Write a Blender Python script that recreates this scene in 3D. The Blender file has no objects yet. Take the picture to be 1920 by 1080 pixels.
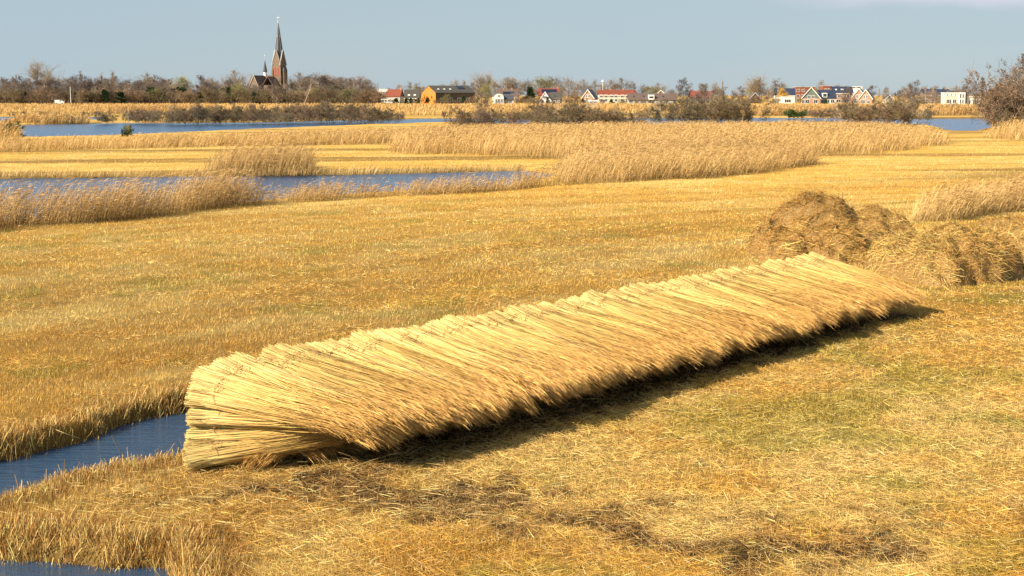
import bpy, math, random
import numpy as np
from mathutils import Vector, Matrix, Euler
S = bpy.context.scene
COL = S.collection
R = math.radians
rng = np.random.default_rng(7)
random.seed(7)

# ------------------------------------------------------------------ camera
F = 2637.0; CAMH = 5.0; TILT = math.atan(362 / F)
cam = bpy.data.cameras.new('camera'); cam.sensor_width = 36.0
cam.lens = F / 1920 * 36; cam.clip_start = 0.1; cam.clip_end = 20000
co = bpy.data.objects.new('camera', cam); COL.objects.link(co)
co.location = (0, 0, CAMH); co.rotation_euler = (R(90) - TILT, 0, 0)
S.camera = co

# ------------------------------------------------------------------ sky and sun
SUN_EL = R(33); SUN_AZ = (-0.86, -0.51)          # direction towards the sun, seen from above
w = bpy.data.worlds.new('World'); S.world = w; w.use_nodes = True
nt = w.node_tree; bg = nt.nodes['Background']
sky = nt.nodes.new('ShaderNodeTexSky'); sky.sky_type = 'NISHITA'; sky.sun_disc = False
sky.sun_elevation = SUN_EL; sky.sun_rotation = math.atan2(SUN_AZ[0], SUN_AZ[1])
sky.altitude = 0; sky.air_density = 1.0; sky.dust_density = 0.25; sky.ozone_density = 2.0
bg.inputs['Strength'].default_value = 0.05
# a thin veil of high cloud, and one low cloud bank, laid on the dome by direction
tc = nt.nodes.new('ShaderNodeTexCoord'); mp = nt.nodes.new('ShaderNodeMapping')
mp.inputs['Scale'].default_value = (1, 1, 3.5)
ns = nt.nodes.new('ShaderNodeTexNoise'); ns.inputs['Scale'].default_value = 2.6; ns.inputs['Detail'].default_value = 6
nt.links.new(tc.outputs['Generated'], mp.inputs['Vector']); nt.links.new(mp.outputs['Vector'], ns.inputs['Vector'])
hs = nt.nodes.new('ShaderNodeHueSaturation'); hs.inputs['Saturation'].default_value = 1.0
nt.links.new(sky.outputs['Color'], hs.inputs['Color'])
ramp = nt.nodes.new('ShaderNodeMapRange'); ramp.inputs['From Min'].default_value = 0.42; ramp.inputs['From Max'].default_value = 0.72
ramp.inputs['To Min'].default_value = 0.78; ramp.inputs['To Max'].default_value = 0.92
nt.links.new(ns.outputs['Fac'], ramp.inputs['Value'])
mx = nt.nodes.new('ShaderNodeMix'); mx.data_type = 'RGBA'
mx.inputs['B'].default_value = (4.6, 5.85, 6.8, 1)
nt.links.new(ramp.outputs['Result'], mx.inputs['Factor']); nt.links.new(hs.outputs['Color'], mx.inputs['A'])
# the cloud bank: above 0.065 elevation on the right
sx = nt.nodes.new('ShaderNodeSeparateXYZ'); nt.links.new(tc.outputs['Generated'], sx.inputs['Vector'])
def mrange(src, a, b, c=0.0, d=1.0):
    m = nt.nodes.new('ShaderNodeMapRange'); m.interpolation_type = 'SMOOTHSTEP'
    m.inputs['From Min'].default_value = a; m.inputs['From Max'].default_value = b
    m.inputs['To Min'].default_value = c; m.inputs['To Max'].default_value = d
    nt.links.new(src, m.inputs['Value']); return m.outputs['Result']
def mth(op, a, b):
    m = nt.nodes.new('ShaderNodeMath'); m.operation = op
    for i, q in enumerate((a, b)):
        if isinstance(q, (int, float)): m.inputs[i].default_value = q
        else: nt.links.new(q, m.inputs[i])
    return m.outputs[0]
n2 = nt.nodes.new('ShaderNodeTexNoise'); n2.inputs['Scale'].default_value = 14; n2.inputs['Detail'].default_value = 5
mp2 = nt.nodes.new('ShaderNodeMapping'); mp2.inputs['Scale'].default_value = (1, 1, 2.2)
nt.links.new(tc.outputs['Generated'], mp2.inputs['Vector']); nt.links.new(mp2.outputs['Vector'], n2.inputs['Vector'])
elev = mth('ADD', sx.outputs['Z'], mth('MULTIPLY', mth('SUBTRACT', n2.outputs['Fac'], 0.5), 0.022))
f1 = mrange(elev, 0.053, 0.064); f2 = mrange(elev, 0.075, 0.15, 1, 0.15)
f3 = mrange(sx.outputs['X'], 0.15, 0.29)
fm = mth('MULTIPLY', mth('MULTIPLY', mth('MULTIPLY', f1, f2), f3), 0.85)
mx2 = nt.nodes.new('ShaderNodeMix'); mx2.data_type = 'RGBA'; mx2.inputs['B'].default_value = (7.6, 7.4, 8.6, 1)
nt.links.new(fm, mx2.inputs['Factor']); nt.links.new(mx.outputs['Result'], mx2.inputs['A'])
nt.links.new(mx2.outputs['Result'], bg.inputs['Color'])
sl = bpy.data.lights.new('sun', 'SUN'); sl.energy = 5.0; sl.angle = R(0.5); sl.color = (1.0, 0.88, 0.70)
so = bpy.data.objects.new('sun', sl); COL.objects.link(so)
sd = Vector((SUN_AZ[0] * math.cos(SUN_EL), SUN_AZ[1] * math.cos(SUN_EL), math.sin(SUN_EL)))
so.rotation_euler = sd.to_track_quat('Z', 'Y').to_euler()
S.view_settings.view_transform = 'Standard'; S.view_settings.look = 'None'
S.view_settings.gamma = 1.0; S.view_settings.exposure = 0.95
S.cycles.max_bounces = 5; S.cycles.diffuse_bounces = 1; S.cycles.transparent_max_bounces = 6

# ------------------------------------------------------------------ photo geometry -> place
ct, st = math.cos(TILT), math.sin(TILT)
def _dir(px, py):
    u = (px - 960) / F; v = (540 - py) / F
    return u, v * st + ct, v * ct - st
def G(px, py, z=0.0):
    a, b, c = _dir(px, py); t = (z - CAMH) / c
    return (a * t, b * t)
def W(px, py, Y):
    a, b, c = _dir(px, py); t = Y / b
    return (a * t, Y, CAMH + c * t)

# ------------------------------------------------------------------ numpy noise
def _h(ix, iy, s):
    n = (ix.astype(np.int64) * 374761393 + iy.astype(np.int64) * 668265263 + s * 974634777) & 0x7fffffff
    n = ((n ^ (n >> 13)) * 1274126177) & 0x7fffffff
    return ((n ^ (n >> 16)) & 0xffff) / 65535.0
def vn(x, y, s=0):
    x = np.asarray(x, float); y = np.asarray(y, float)
    x0 = np.floor(x); y0 = np.floor(y); fx = x - x0; fy = y - y0
    fx = fx * fx * (3 - 2 * fx); fy = fy * fy * (3 - 2 * fy)
    a = _h(x0, y0, s); b = _h(x0 + 1, y0, s); c = _h(x0, y0 + 1, s); d = _h(x0 + 1, y0 + 1, s)
    return (a * (1 - fx) + b * fx) * (1 - fy) + (c * (1 - fx) + d * fx) * fy
def fbm(x, y, s=0, o=4):
    t = 0; a = 0.5; n = 0
    for i in range(o):
        t = t + a * vn(x, y, s + i * 17); n += a; x = x * 2.03 + 3.1; y = y * 2.03 + 1.7; a *= 0.5
    return t / n
def sstep(a, b, x):
    t = np.clip((x - a) / (b - a), 0, 1); return t * t * (3 - 2 * t)
def polysd(x, y, poly):
    """signed distance, negative inside"""
    P = np.asarray(poly, float); d = np.full(x.shape, 1e9); ins = np.zeros(x.shape, bool)
    for i in range(len(P)):
        a = P[i]; b = P[(i + 1) % len(P)]; e = b - a
        wx = x - a[0]; wy = y - a[1]
        t = np.clip((wx * e[0] + wy * e[1]) / max(e @ e, 1e-9), 0, 1)
        d = np.minimum(d, np.hypot(wx - t * e[0], wy - t * e[1]))
        c = (a[1] > y) != (b[1] > y)
        with np.errstate(divide='ignore', invalid='ignore'):
            xi = a[0] + (y - a[1]) / (b[1] - a[1]) * e[0]
        ins ^= c & (x < xi)
    return np.where(ins, -d, d)

# ------------------------------------------------------------------ materials
def newmat(name):
    m = bpy.data.materials.new(name); m.use_nodes = True
    return m, m.node_tree, m.node_tree.nodes['Principled BSDF']
def plain(name, col, rough=0.7, var=0.15, scale=3.0, spec=0.3, metal=0.0):
    m, t, p = newmat(name)
    n = t.nodes.new('ShaderNodeTexNoise'); n.inputs['Scale'].default_value = scale; n.inputs['Detail'].default_value = 5
    g = t.nodes.new('ShaderNodeNewGeometry'); t.links.new(g.outputs['Position'], n.inputs['Vector'])
    r = t.nodes.new('ShaderNodeMapRange'); r.inputs['From Min'].default_value = 0.25; r.inputs['From Max'].default_value = 0.75
    r.inputs['To Min'].default_value = 1 - var; r.inputs['To Max'].default_value = 1 + var
    t.links.new(n.outputs['Fac'], r.inputs['Value'])
    mm = t.nodes.new('ShaderNodeMix'); mm.data_type = 'RGBA'; mm.blend_type = 'MULTIPLY'; mm.inputs['Factor'].default_value = 1
    mm.inputs['A'].default_value = (*col, 1); t.links.new(r.outputs['Result'], mm.inputs['B'])
    t.links.new(mm.outputs['Result'], p.inputs['Base Color'])
    p.inputs['Roughness'].default_value = rough; p.inputs['Metallic'].default_value = metal
    p.inputs['Specular IOR Level'].default_value = spec
    return m
def strawmat(name, trans=0.25, rough=0.6, spec=0.25, objvar=0.0, gain=1.0):
    """colour comes from the mesh attribute 'tint' (what each stem is), with a little variation per object"""
    m, t, p = newmat(name)
    a = t.nodes.new('ShaderNodeAttribute'); a.attribute_name = 'tint'
    oi = t.nodes.new('ShaderNodeObjectInfo')
    r = t.nodes.new('ShaderNodeMapRange'); r.inputs['To Min'].default_value = gain * (1 - objvar); r.inputs['To Max'].default_value = gain * (1 + objvar)
    t.links.new(oi.outputs['Random'], r.inputs['Value'])
    mm = t.nodes.new('ShaderNodeMix'); mm.data_type = 'RGBA'; mm.blend_type = 'MULTIPLY'; mm.inputs['Factor'].default_value = 1
    t.links.new(a.outputs['Color'], mm.inputs['A']); t.links.new(r.outputs['Result'], mm.inputs['B'])
    t.links.new(mm.outputs['Result'], p.inputs['Base Color'])
    p.inputs['Roughness'].default_value = rough; p.inputs['Specular IOR Level'].default_value = spec
    if trans > 0:
        tr = t.nodes.new('ShaderNodeBsdfTranslucent'); t.links.new(mm.outputs['Result'], tr.inputs['Color'])
        ms = t.nodes.new('ShaderNodeMixShader'); ms.inputs[0].default_value = trans
        t.links.new(p.outputs[0], ms.inputs[1]); t.links.new(tr.outputs[0], ms.inputs[2])
        t.links.new(ms.outputs[0], t.nodes['Material Output'].inputs['Surface'])
    return m
M_straw = strawmat('dry_grass')
M_reed = strawmat('standing_reed', 0.3, gain=1.0)
M_sheaf = strawmat('cut_reed', 0.10, 0.5, 0.3, 0.06)
M_bark = strawmat('bark', 0, 0.85, 0.15, 0.15)
M_twig = strawmat('twigs', 0.1, 0.85, 0.15, 0.28)
M_hay = strawmat('hay', 0.15, 0.6, 0.25)

# ------------------------------------------------------------------ mesh helpers
def tag(o, label=None, cat=None, group=None, kind=None):
    if label: o['label'] = label
    if cat: o['category'] = cat
    if group: o['group'] = group
    if kind: o['kind'] = kind
    return o
def link(name, me, mat=None, parent=None):
    o = bpy.data.objects.new(name, me); COL.objects.link(o)
    if me is not None and mat is not None and not me.materials: me.materials.append(mat)
    if parent is not None: o.parent = parent
    return o
def empty(name, loc=(0, 0, 0), rz=0.0):
    o = bpy.data.objects.new(name, None); COL.objects.link(o); o.location = loc; o.rotation_euler = (0, 0, rz)
    o.empty_display_size = 0.3
    return o
def npmesh(name, V, Fc, tint=None, face_tint=False, smooth=False):
    me = bpy.data.meshes.new(name); V = np.ascontiguousarray(V, np.float32).reshape(-1, 3)
    Fc = np.ascontiguousarray(Fc, np.int32); k = Fc.shape[1]
    me.vertices.add(len(V)); me.vertices.foreach_set('co', V.ravel())
    me.loops.add(Fc.size); me.loops.foreach_set('vertex_index', Fc.ravel())
    me.polygons.add(len(Fc)); me.polygons.foreach_set('loop_start', np.arange(0, Fc.size, k, dtype=np.int32))
    me.update(calc_edges=True)
    if smooth: me.polygons.foreach_set('use_smooth', np.ones(len(Fc), bool))
    if tint is not None:
        at = me.attributes.new('tint', 'FLOAT_COLOR', 'FACE' if face_tint else 'POINT')
        c = np.ones((len(tint), 4), np.float32); c[:, :3] = tint; at.data.foreach_set('color', c.ravel())
    return me
class Rib:
    """collects ribbons: P (n,k,3) points, w (n,k) or (n,1) widths, side (n,3), c (n,k,3) or (n,1,3)"""
    def __init__(s): s.V = []; s.Fq = []; s.C = []; s.n = 0
    def add(s, P, w, side, c):
        n, k, _ = P.shape; w = np.broadcast_to(w, (n, k)); c = np.broadcast_to(c, (n, k, 3))
        side = side / np.maximum(np.linalg.norm(side, axis=-1, keepdims=True), 1e-9)
        if side.ndim == 2: side = side[:, None, :]
        off = side * w[..., None] * 0.5
        V = np.stack([P - off, P + off], 2).reshape(n, k * 2, 3)
        C = np.repeat(c[:, :, None, :], 2, 2).reshape(n, k * 2, 3)
        base = s.n + np.arange(n)[:, None] * (2 * k) + np.arange(k - 1)[None, :] * 2
        Fq = np.stack([base, base + 1, base + 3, base + 2], -1).reshape(-1, 4)
        s.V.append(V.reshape(-1, 3)); s.C.append(C.reshape(-1, 3)); s.Fq.append(Fq); s.n += n * 2 * k
    def add_prism(s, P, r, c, sides=4):
        """tapered tubes along P (n,k,3) with radii r (n,k)"""
        n, k, _ = P.shape; r = np.broadcast_to(r, (n, k)); c = np.broadcast_to(c, (n, k, 3))
        T = P[:, -1] - P[:, 0]; T = T / np.maximum(np.linalg.norm(T, axis=1, keepdims=True), 1e-9)
        ref = np.where(np.abs(T[:, 2:3]) > 0.9, np.array([[1., 0, 0]]), np.array([[0, 0, 1.]]))
        A = np.cross(T, ref); A /= np.linalg.norm(A, axis=1, keepdims=True); B = np.cross(T, A)
        an = np.arange(sides) / sides * 2 * np.pi
        ring = A[:, None, :] * np.cos(an)[None, :, None] + B[:, None, :] * np.sin(an)[None, :, None]
        V = P[:, :, None, :] + ring[:, None, :, :] * r[..., None, None]
        C = np.repeat(c[:, :, None, :], sides, 2)
        i0 = s.n + (np.arange(n)[:, None, None] * k + np.arange(k - 1)[None, :, None]) * sides
        j = np.arange(sides)[None, None, :]; j2 = (j + 1) % sides
        Fq = np.stack([i0 + j, i0 + j2, i0 + sides + j2, i0 + sides + j], -1).reshape(-1, 4)
        s.V.append(V.reshape(-1, 3)); s.C.append(C.reshape(-1, 3)); s.Fq.append(Fq); s.n += n * k * sides
    def mesh(s, name):
        return npmesh(name, np.concatenate(s.V), np.concatenate(s.Fq), np.concatenate(s.C))
def tris(base, tip, width, side, col, name):
    """many single-triangle blades"""
    n = len(base); off = side * width[:, None] * 0.5
    V = np.stack([base - off, base + off, tip], 1).reshape(-1, 3)
    return npmesh(name, V, np.arange(n * 3).reshape(-1, 3), col, True)

# ------------------------------------------------------------------ water outlines (world xy)
ZW = -0.25
def U(pts, z=ZW): return [G(a, b, z) for a, b in pts]
dA = U([(-700, 985), (-300, 925), (0, 862), (60, 850), (130, 833), (200, 803), (270, 786), (345, 772)])
dB = U([(335, 846), (240, 860), (120, 890), (40, 912), (0, 926), (-300, 1010), (-700, 1080)], 0.08)
c0 = G(350, 800); c1 = G(1590, 496)
ax = np.array([c1[0] - c0[0], c1[1] - c0[1]]); axl = np.linalg.norm(ax); ax /= axl
nn = np.array([-ax[1], ax[0]])
mid = []
midr = []
for t in (0.12, 0.35, 0.6, 0.85, 1.0):
    p = np.array(c0) + ax * axl * t; wv = 0.85 if t < 1 else 0.35
    mid.append(tuple(p + nn * wv)); midr.append(tuple(p - nn * wv))
DITCH = dA + mid + midr[::-1] + dB
DITCH2 = U([(-900, 1020), (0, 1047), (120, 1053), (240, 1062), (318, 1066), (335, 1090), (300, 1300), (-900, 1300)])
POND = U([(-500, 341), (0, 335), (300, 331), (640, 328), (985, 320), (1075, 330), (1000, 345), (940, 357), (700, 368), (420, 388), (200, 408), (0, 426), (-500, 475)])
LAKE = U([(-500, 240), (40, 234), (190, 231), (500, 229), (700, 224), (830, 222), (1230, 220.5), (1560, 221), (1700, 223), (1860, 222), (2400, 224),
          (2400, 236), (1865, 240), (1835, 248), (1780, 248), (1745, 236), (1560, 231), (1410, 231), (1240, 243), (1190, 240), (1000, 236), (850, 230),
          (600, 239), (330, 251), (200, 257), (45, 260), (30, 246), (-500, 250)])
LAKE2 = U([(-400, 218.5), (190, 219), (200, 226), (60, 228), (-400, 229)])
LAKE3 = U([(1770, 199.5), (1990, 199.5), (1990, 202.5), (1780, 203)])
WATERS = [DITCH, DITCH2, POND, LAKE, LAKE2, LAKE3]
def water_sd(x, y):
    d = np.full(x.shape, 1e9)
    for P in WATERS: d = np.minimum(d, polysd(x, y, P))
    r = np.hypot(x, y)
    am = np.clip(r * 0.012, 0.15, 2.0)
    return d + (fbm(x / am / 3, y / am / 3, 5, 3) - 0.5) * am * 1.1
def ground_z(x, y, sdw=None):
    if sdw is None: sdw = water_sd(x, y)
    z = (fbm(x * 0.35, y * 0.35, 9, 3) - 0.5) * 0.16 * np.clip(60 / np.maximum(np.hypot(x, y), 1), 0, 1)
    z = z + (fbm(x * 1.7, y * 1.7, 19, 2) - 0.5) * 0.06 * np.clip(30 / np.maximum(np.hypot(x, y), 1), 0, 1)
    bank = sstep(0.12, -0.28, sdw)
    return z * (1 - bank) - 0.75 * bank

# ------------------------------------------------------------------ field colour (what grows where, plus shade painted below the stack)
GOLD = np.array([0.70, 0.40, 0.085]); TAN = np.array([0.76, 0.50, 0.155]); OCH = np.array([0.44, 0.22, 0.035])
GRN = np.array([0.24, 0.27, 0.035]); MUD_SHADE = np.array([0.045, 0.026, 0.010]); PALE = np.array([0.78, 0.54, 0.20])  # the darkest tone colours foreground mud and the stack's painted shade
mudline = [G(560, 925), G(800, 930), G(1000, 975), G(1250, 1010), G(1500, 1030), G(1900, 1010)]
def mud_shade_mask(x, y):
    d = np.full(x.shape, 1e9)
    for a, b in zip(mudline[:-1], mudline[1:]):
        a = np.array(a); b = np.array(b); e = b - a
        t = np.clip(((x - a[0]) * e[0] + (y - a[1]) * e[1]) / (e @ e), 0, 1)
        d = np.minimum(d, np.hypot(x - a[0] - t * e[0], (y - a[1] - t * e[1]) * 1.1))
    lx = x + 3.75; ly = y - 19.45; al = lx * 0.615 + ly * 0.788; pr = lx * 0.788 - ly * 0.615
    under = sstep(-0.2, 0.5, al) * sstep(18.2, 17.4, al) * sstep(0.3, 0.6, pr) * sstep(2.75, 2.25, pr + (fbm(x * 3, y * 3, 45, 2) - .5) * 0.9)  # stack's shade painted into the ground colour as a strip below the overhang
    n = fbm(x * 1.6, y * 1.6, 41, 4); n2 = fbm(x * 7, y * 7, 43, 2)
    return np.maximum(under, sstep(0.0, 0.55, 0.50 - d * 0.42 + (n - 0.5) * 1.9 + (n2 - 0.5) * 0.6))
def fieldcol(x, y):
    u = x * ax[0] + y * ax[1]; v = -x * ax[1] + y * ax[0]
    u2 = x * 0.985 + y * 0.17; v2 = -x * 0.17 + y * 0.985
    far = sstep(45, 110, y)
    ua = u * (1 - far) + u2 * far; va = v * (1 - far) + v2 * far
    n1 = fbm(x * 0.11, y * 0.11, 1); n2 = fbm(ua * 0.055, va * 0.55, 2, 4); n3 = fbm(x * 0.9, y * 0.9, 3)
    c = GOLD + (TAN - GOLD) * sstep(0.42, 0.68, n1 * 0.5 + n3 * 0.5)[..., None]
    c = c + (OCH - c) * (sstep(0.50, 0.72, n2) * 0.42)[..., None]
    c = c + (PALE - c) * (sstep(0.45, 0.25, n2) * 0.35)[..., None]
    g = fbm(ua * 0.25 + 5, va * 0.6, 4, 4) * 0.45 + fbm(x * 0.8 + 5, y * 0.8, 14, 4) * 0.55
    right = sstep(-1.5, 4, x - (y - 20) * 0.62) * sstep(60, 25, y)
    gm = sstep(0.56 - 0.13 * right, 0.70 - 0.06 * right, g + (fbm(x * 3, y * 3, 77, 2) - 0.5) * 0.22)
    c = c + (GRN - c) * (gm * (0.35 + 0.12 * right))[..., None]
    dk = sstep(0.50, 0.66, fbm(u2 * 0.014, v2 * 0.16, 6, 3)) * sstep(60, 100, y)
    c = c + (np.array([0.24, 0.145, 0.04]) - c) * (dk * 0.8)[..., None]
    c = np.clip(c * (1 + 0.10 * sstep(22, 50, y))[..., None], 0, 0.85)
    m = mud_shade_mask(x, y)
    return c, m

# ------------------------------------------------------------------ ground sheet
def build_ground():
    th = np.concatenate([np.linspace(-75, -26, 40)[:-1], np.linspace(-26, 26, 470), np.linspace(26, 75, 40)[1:]])
    r = np.concatenate([np.geomspace(6, 60, 560)[:-1], np.geomspace(60, 420, 420)[:-1], np.geomspace(420, 12000, 90)])
    T, RR = np.meshgrid(np.radians(th), r)
    X = RR * np.sin(T); Y = RR * np.cos(T)
    s = water_sd(X, Y); Z = ground_z(X, Y, s)
    c, m = fieldcol(X, Y)
    soil = c * 0.38; soil = soil + (MUD_SHADE - soil) * m[..., None]
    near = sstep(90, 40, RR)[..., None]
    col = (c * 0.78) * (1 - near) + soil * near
    wet = sstep(0.10, -0.15, s)[..., None]; col = col + (np.array([0.05, 0.035, 0.018]) - col) * wet
    nr, ntn = X.shape
    idx = np.arange(nr * ntn).reshape(nr, ntn)
    Fq = np.stack([idx[:-1, :-1], idx[:-1, 1:], idx[1:, 1:], idx[1:, :-1]], -1).reshape(-1, 4)
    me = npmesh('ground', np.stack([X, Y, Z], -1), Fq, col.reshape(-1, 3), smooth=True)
    m_, t, p = newmat('ground')
    a = t.nodes.new('ShaderNodeAttribute'); a.attribute_name = 'tint'
    g = t.nodes.new('ShaderNodeNewGeometry')
    n = t.nodes.new('ShaderNodeTexNoise'); n.inputs['Scale'].default_value = 9; n.inputs['Detail'].default_value = 8; n.inputs['Roughness'].default_value = 0.7
    n3 = t.nodes.new('ShaderNodeTexNoise'); n3.inputs['Scale'].default_value = 0.9; n3.inputs['Detail'].default_value = 8; n3.inputs['Roughness'].default_value = 0.75
    t.links.new(g.outputs['Position'], n.inputs['Vector']); t.links.new(g.outputs['Position'], n3.inputs['Vector'])
    ad = t.nodes.new('ShaderNodeMath'); ad.operation = 'ADD'; t.links.new(n.outputs['Fac'], ad.inputs[0]); t.links.new(n3.outputs['Fac'], ad.inputs[1])
    r_ = t.nodes.new('ShaderNodeMapRange'); r_.inputs['From Min'].default_value = 0.7; r_.inputs['From Max'].default_value = 1.3
    r_.inputs['To Min'].default_value = 0.62; r_.inputs['To Max'].default_value = 1.25
    t.links.new(ad.outputs[0], r_.inputs['Value'])
    mm = t.nodes.new('ShaderNodeMix'); mm.data_type = 'RGBA'; mm.blend_type = 'MULTIPLY'; mm.inputs['Factor'].default_value = 1
    t.links.new(a.outputs['Color'], mm.inputs['A']); t.links.new(r_.outputs['Result'], mm.inputs['B'])
    t.links.new(mm.outputs['Result'], p.inputs['Base Color']); p.inputs['Roughness'].default_value = 0.95
    p.inputs['Specular IOR Level'].default_value = 0.1
    b = t.nodes.new('ShaderNodeBump'); b.inputs['Strength'].default_value = 0.5; b.inputs['Distance'].default_value = 0.06
    t.links.new(ad.outputs[0], b.inputs['Height']); t.links.new(b.outputs[0], p.inputs['Normal'])
    tag(link('ground', me, m_), 'flat golden mown reed field reaching to the horizon', 'ground', kind='structure')
build_ground()

def watermat(name, sx_, sy_, rot, strength, rough, col):
    m, t, p = newmat(name)
    g = t.nodes.new('ShaderNodeNewGeometry'); mp = t.nodes.new('ShaderNodeMapping')
    mp.inputs['Rotation'].default_value = (0, 0, rot); mp.inputs['Scale'].default_value = (sx_, sy_, 1)
    n = t.nodes.new('ShaderNodeTexNoise'); n.inputs['Scale'].default_value = 1; n.inputs['Detail'].default_value = 5; n.inputs['Roughness'].default_value = 0.6
    t.links.new(g.outputs['Position'], mp.inputs['Vector']); t.links.new(mp.outputs['Vector'], n.inputs['Vector'])
    b = t.nodes.new('ShaderNodeBump'); b.inputs['Strength'].default_value = strength; b.inputs['Distance'].default_value = 0.1
    t.links.new(n.outputs['Fac'], b.inputs['Height']); t.links.new(b.outputs[0], p.inputs['Normal'])
    p.inputs['Base Color'].default_value = (*col, 1); p.inputs['Roughness'].default_value = rough; p.inputs['IOR'].default_value = 1.33
    return m
M_w1 = watermat('ditch_water', 2.6, 8.0, 0.12, 0.40, 0.03, (0.022, 0.055, 0.11))
M_w2 = watermat('lake_water', 0.9, 2.2, 0.1, 1.0, 0.20, (0.020, 0.078, 0.18))
def water_sheet(name, poly, mat, label, dz=0):
    P = np.array(poly); x0, y0 = P.min(0) - 3; x1, y1 = P.max(0) + 3
    x = np.linspace(x0, x1, 2); y = np.linspace(y0, y1, 2)
    V = [(x0, y0, ZW + dz), (x1, y0, ZW + dz), (x1, y1, ZW + dz), (x0, y1, ZW + dz)]
    tag(link(name, npmesh(name, V, [[0, 1, 2, 3]]), mat), label, 'water', kind='structure')
water_sheet('ditch_water', DITCH, M_w1, 'narrow blue ditch beside the near end of the reed stack')
water_sheet('lower_ditch_water', DITCH2, M_w1, 'dark blue ditch at the bottom left of the field', -0.004)
water_sheet('pond_water', POND, M_w2, 'blue rippled pond behind the standing reeds', -0.008)
water_sheet('lake_water', LAKE, M_w2, 'wide blue lake beyond the reed beds', -0.012)
water_sheet('creek_water', LAKE2, M_w2, 'strip of blue water behind the low islet', -0.016)
water_sheet('canal_water', LAKE3, M_w2, 'thin strip of water before the white flat-roofed house', -0.02)

# ------------------------------------------------------------------ reed beds as outlines (world xy)
BEDS = {
 'A': [G(*p) for p in [(-400, 470), (0, 431), (150, 421), (300, 406), (420, 390), (520, 382), (700, 371), (850, 364), (1000, 352), (1000, 347), (850, 357), (700, 364), (520, 372), (420, 377), (300, 392), (150, 406), (0, 414), (-400, 450)]],
 'B': [G(*p) for p in [(375, 326), (590, 325), (585, 312), (420, 310)]],
 'C': [G(*p) for p in [(985, 350), (1170, 342), (1300, 336), (1420, 326), (1535, 308), (1500, 296), (1300, 294), (1100, 300), (1030, 318), (1075, 330)]],
 'D': [G(*p) for p in [(722, 290), (880, 292), (1050, 299), (1300, 297), (1540, 290), (1620, 290), (1700, 283), (1788, 269), (1740, 254), (1560, 246), (1230, 250), (1100, 250), (860, 256), (740, 262)]],
 'E': [G(*p) for p in [(-400, 290), (0, 286), (400, 276), (740, 271), (860, 264), (1000, 256), (1100, 248), (1000, 246), (860, 249), (600, 259), (330, 269), (200, 273), (0, 277), (-400, 278)]],
 'G': [G(*p) for p in [(1700, 416), (1780, 416), (1860, 402), (1940, 396), (2300, 380), (2300, 350), (1940, 372), (1800, 386), (1715, 398)]],
 'H': [G(*p) for p in [(1850, 262), (1930, 264), (2400, 262), (2400, 248), (1870, 250), (1840, 256)]],
 'L': [G(*p) for p in [(-400, 275), (0, 268), (40, 264), (35, 248), (-400, 256)]],
}
def inbed(x, y, names='ABCDEGH', pad=0.0):
    m = np.zeros(x.shape, bool)
    for k in names: m |= polysd(x, y, BEDS[k]) < pad
    return m

# ------------------------------------------------------------------ stubble and grass
def rand_dirs(n):
    a = rng.uniform(0, 2 * np.pi, n); return np.stack([np.cos(a), np.sin(a), np.zeros(n)], 1)
def sample_polar(n, r0, r1, th=27):
    u = rng.random(n); r = 1 / (1 / r0 + u * (1 / r1 - 1 / r0))
    a = np.radians(rng.uniform(-th, th, n)); return r * np.sin(a), r * np.cos(a)
def blade_colour(x, y, n, dark=0.0):
    c, m = fieldcol(x, y)
    c = c + (np.array([0.27, 0.145, 0.05]) - c) * (m * 0.72)[:, None]  # blades darken on muddy ground and in the shade painted below the stack
    k = rng.random(n)
    c = np.where((k < 0.14)[:, None], c * np.array([0.50, 0.40, 0.45]), c)
    c = np.where((k > 0.86)[:, None], c * 0.3 + np.array([0.84, 0.64, 0.30]) * 0.7, c)
    br = np.exp(rng.normal(0, 0.30, n))
    return np.clip(c * br[:, None], 0.01, 0.92), m
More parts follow.
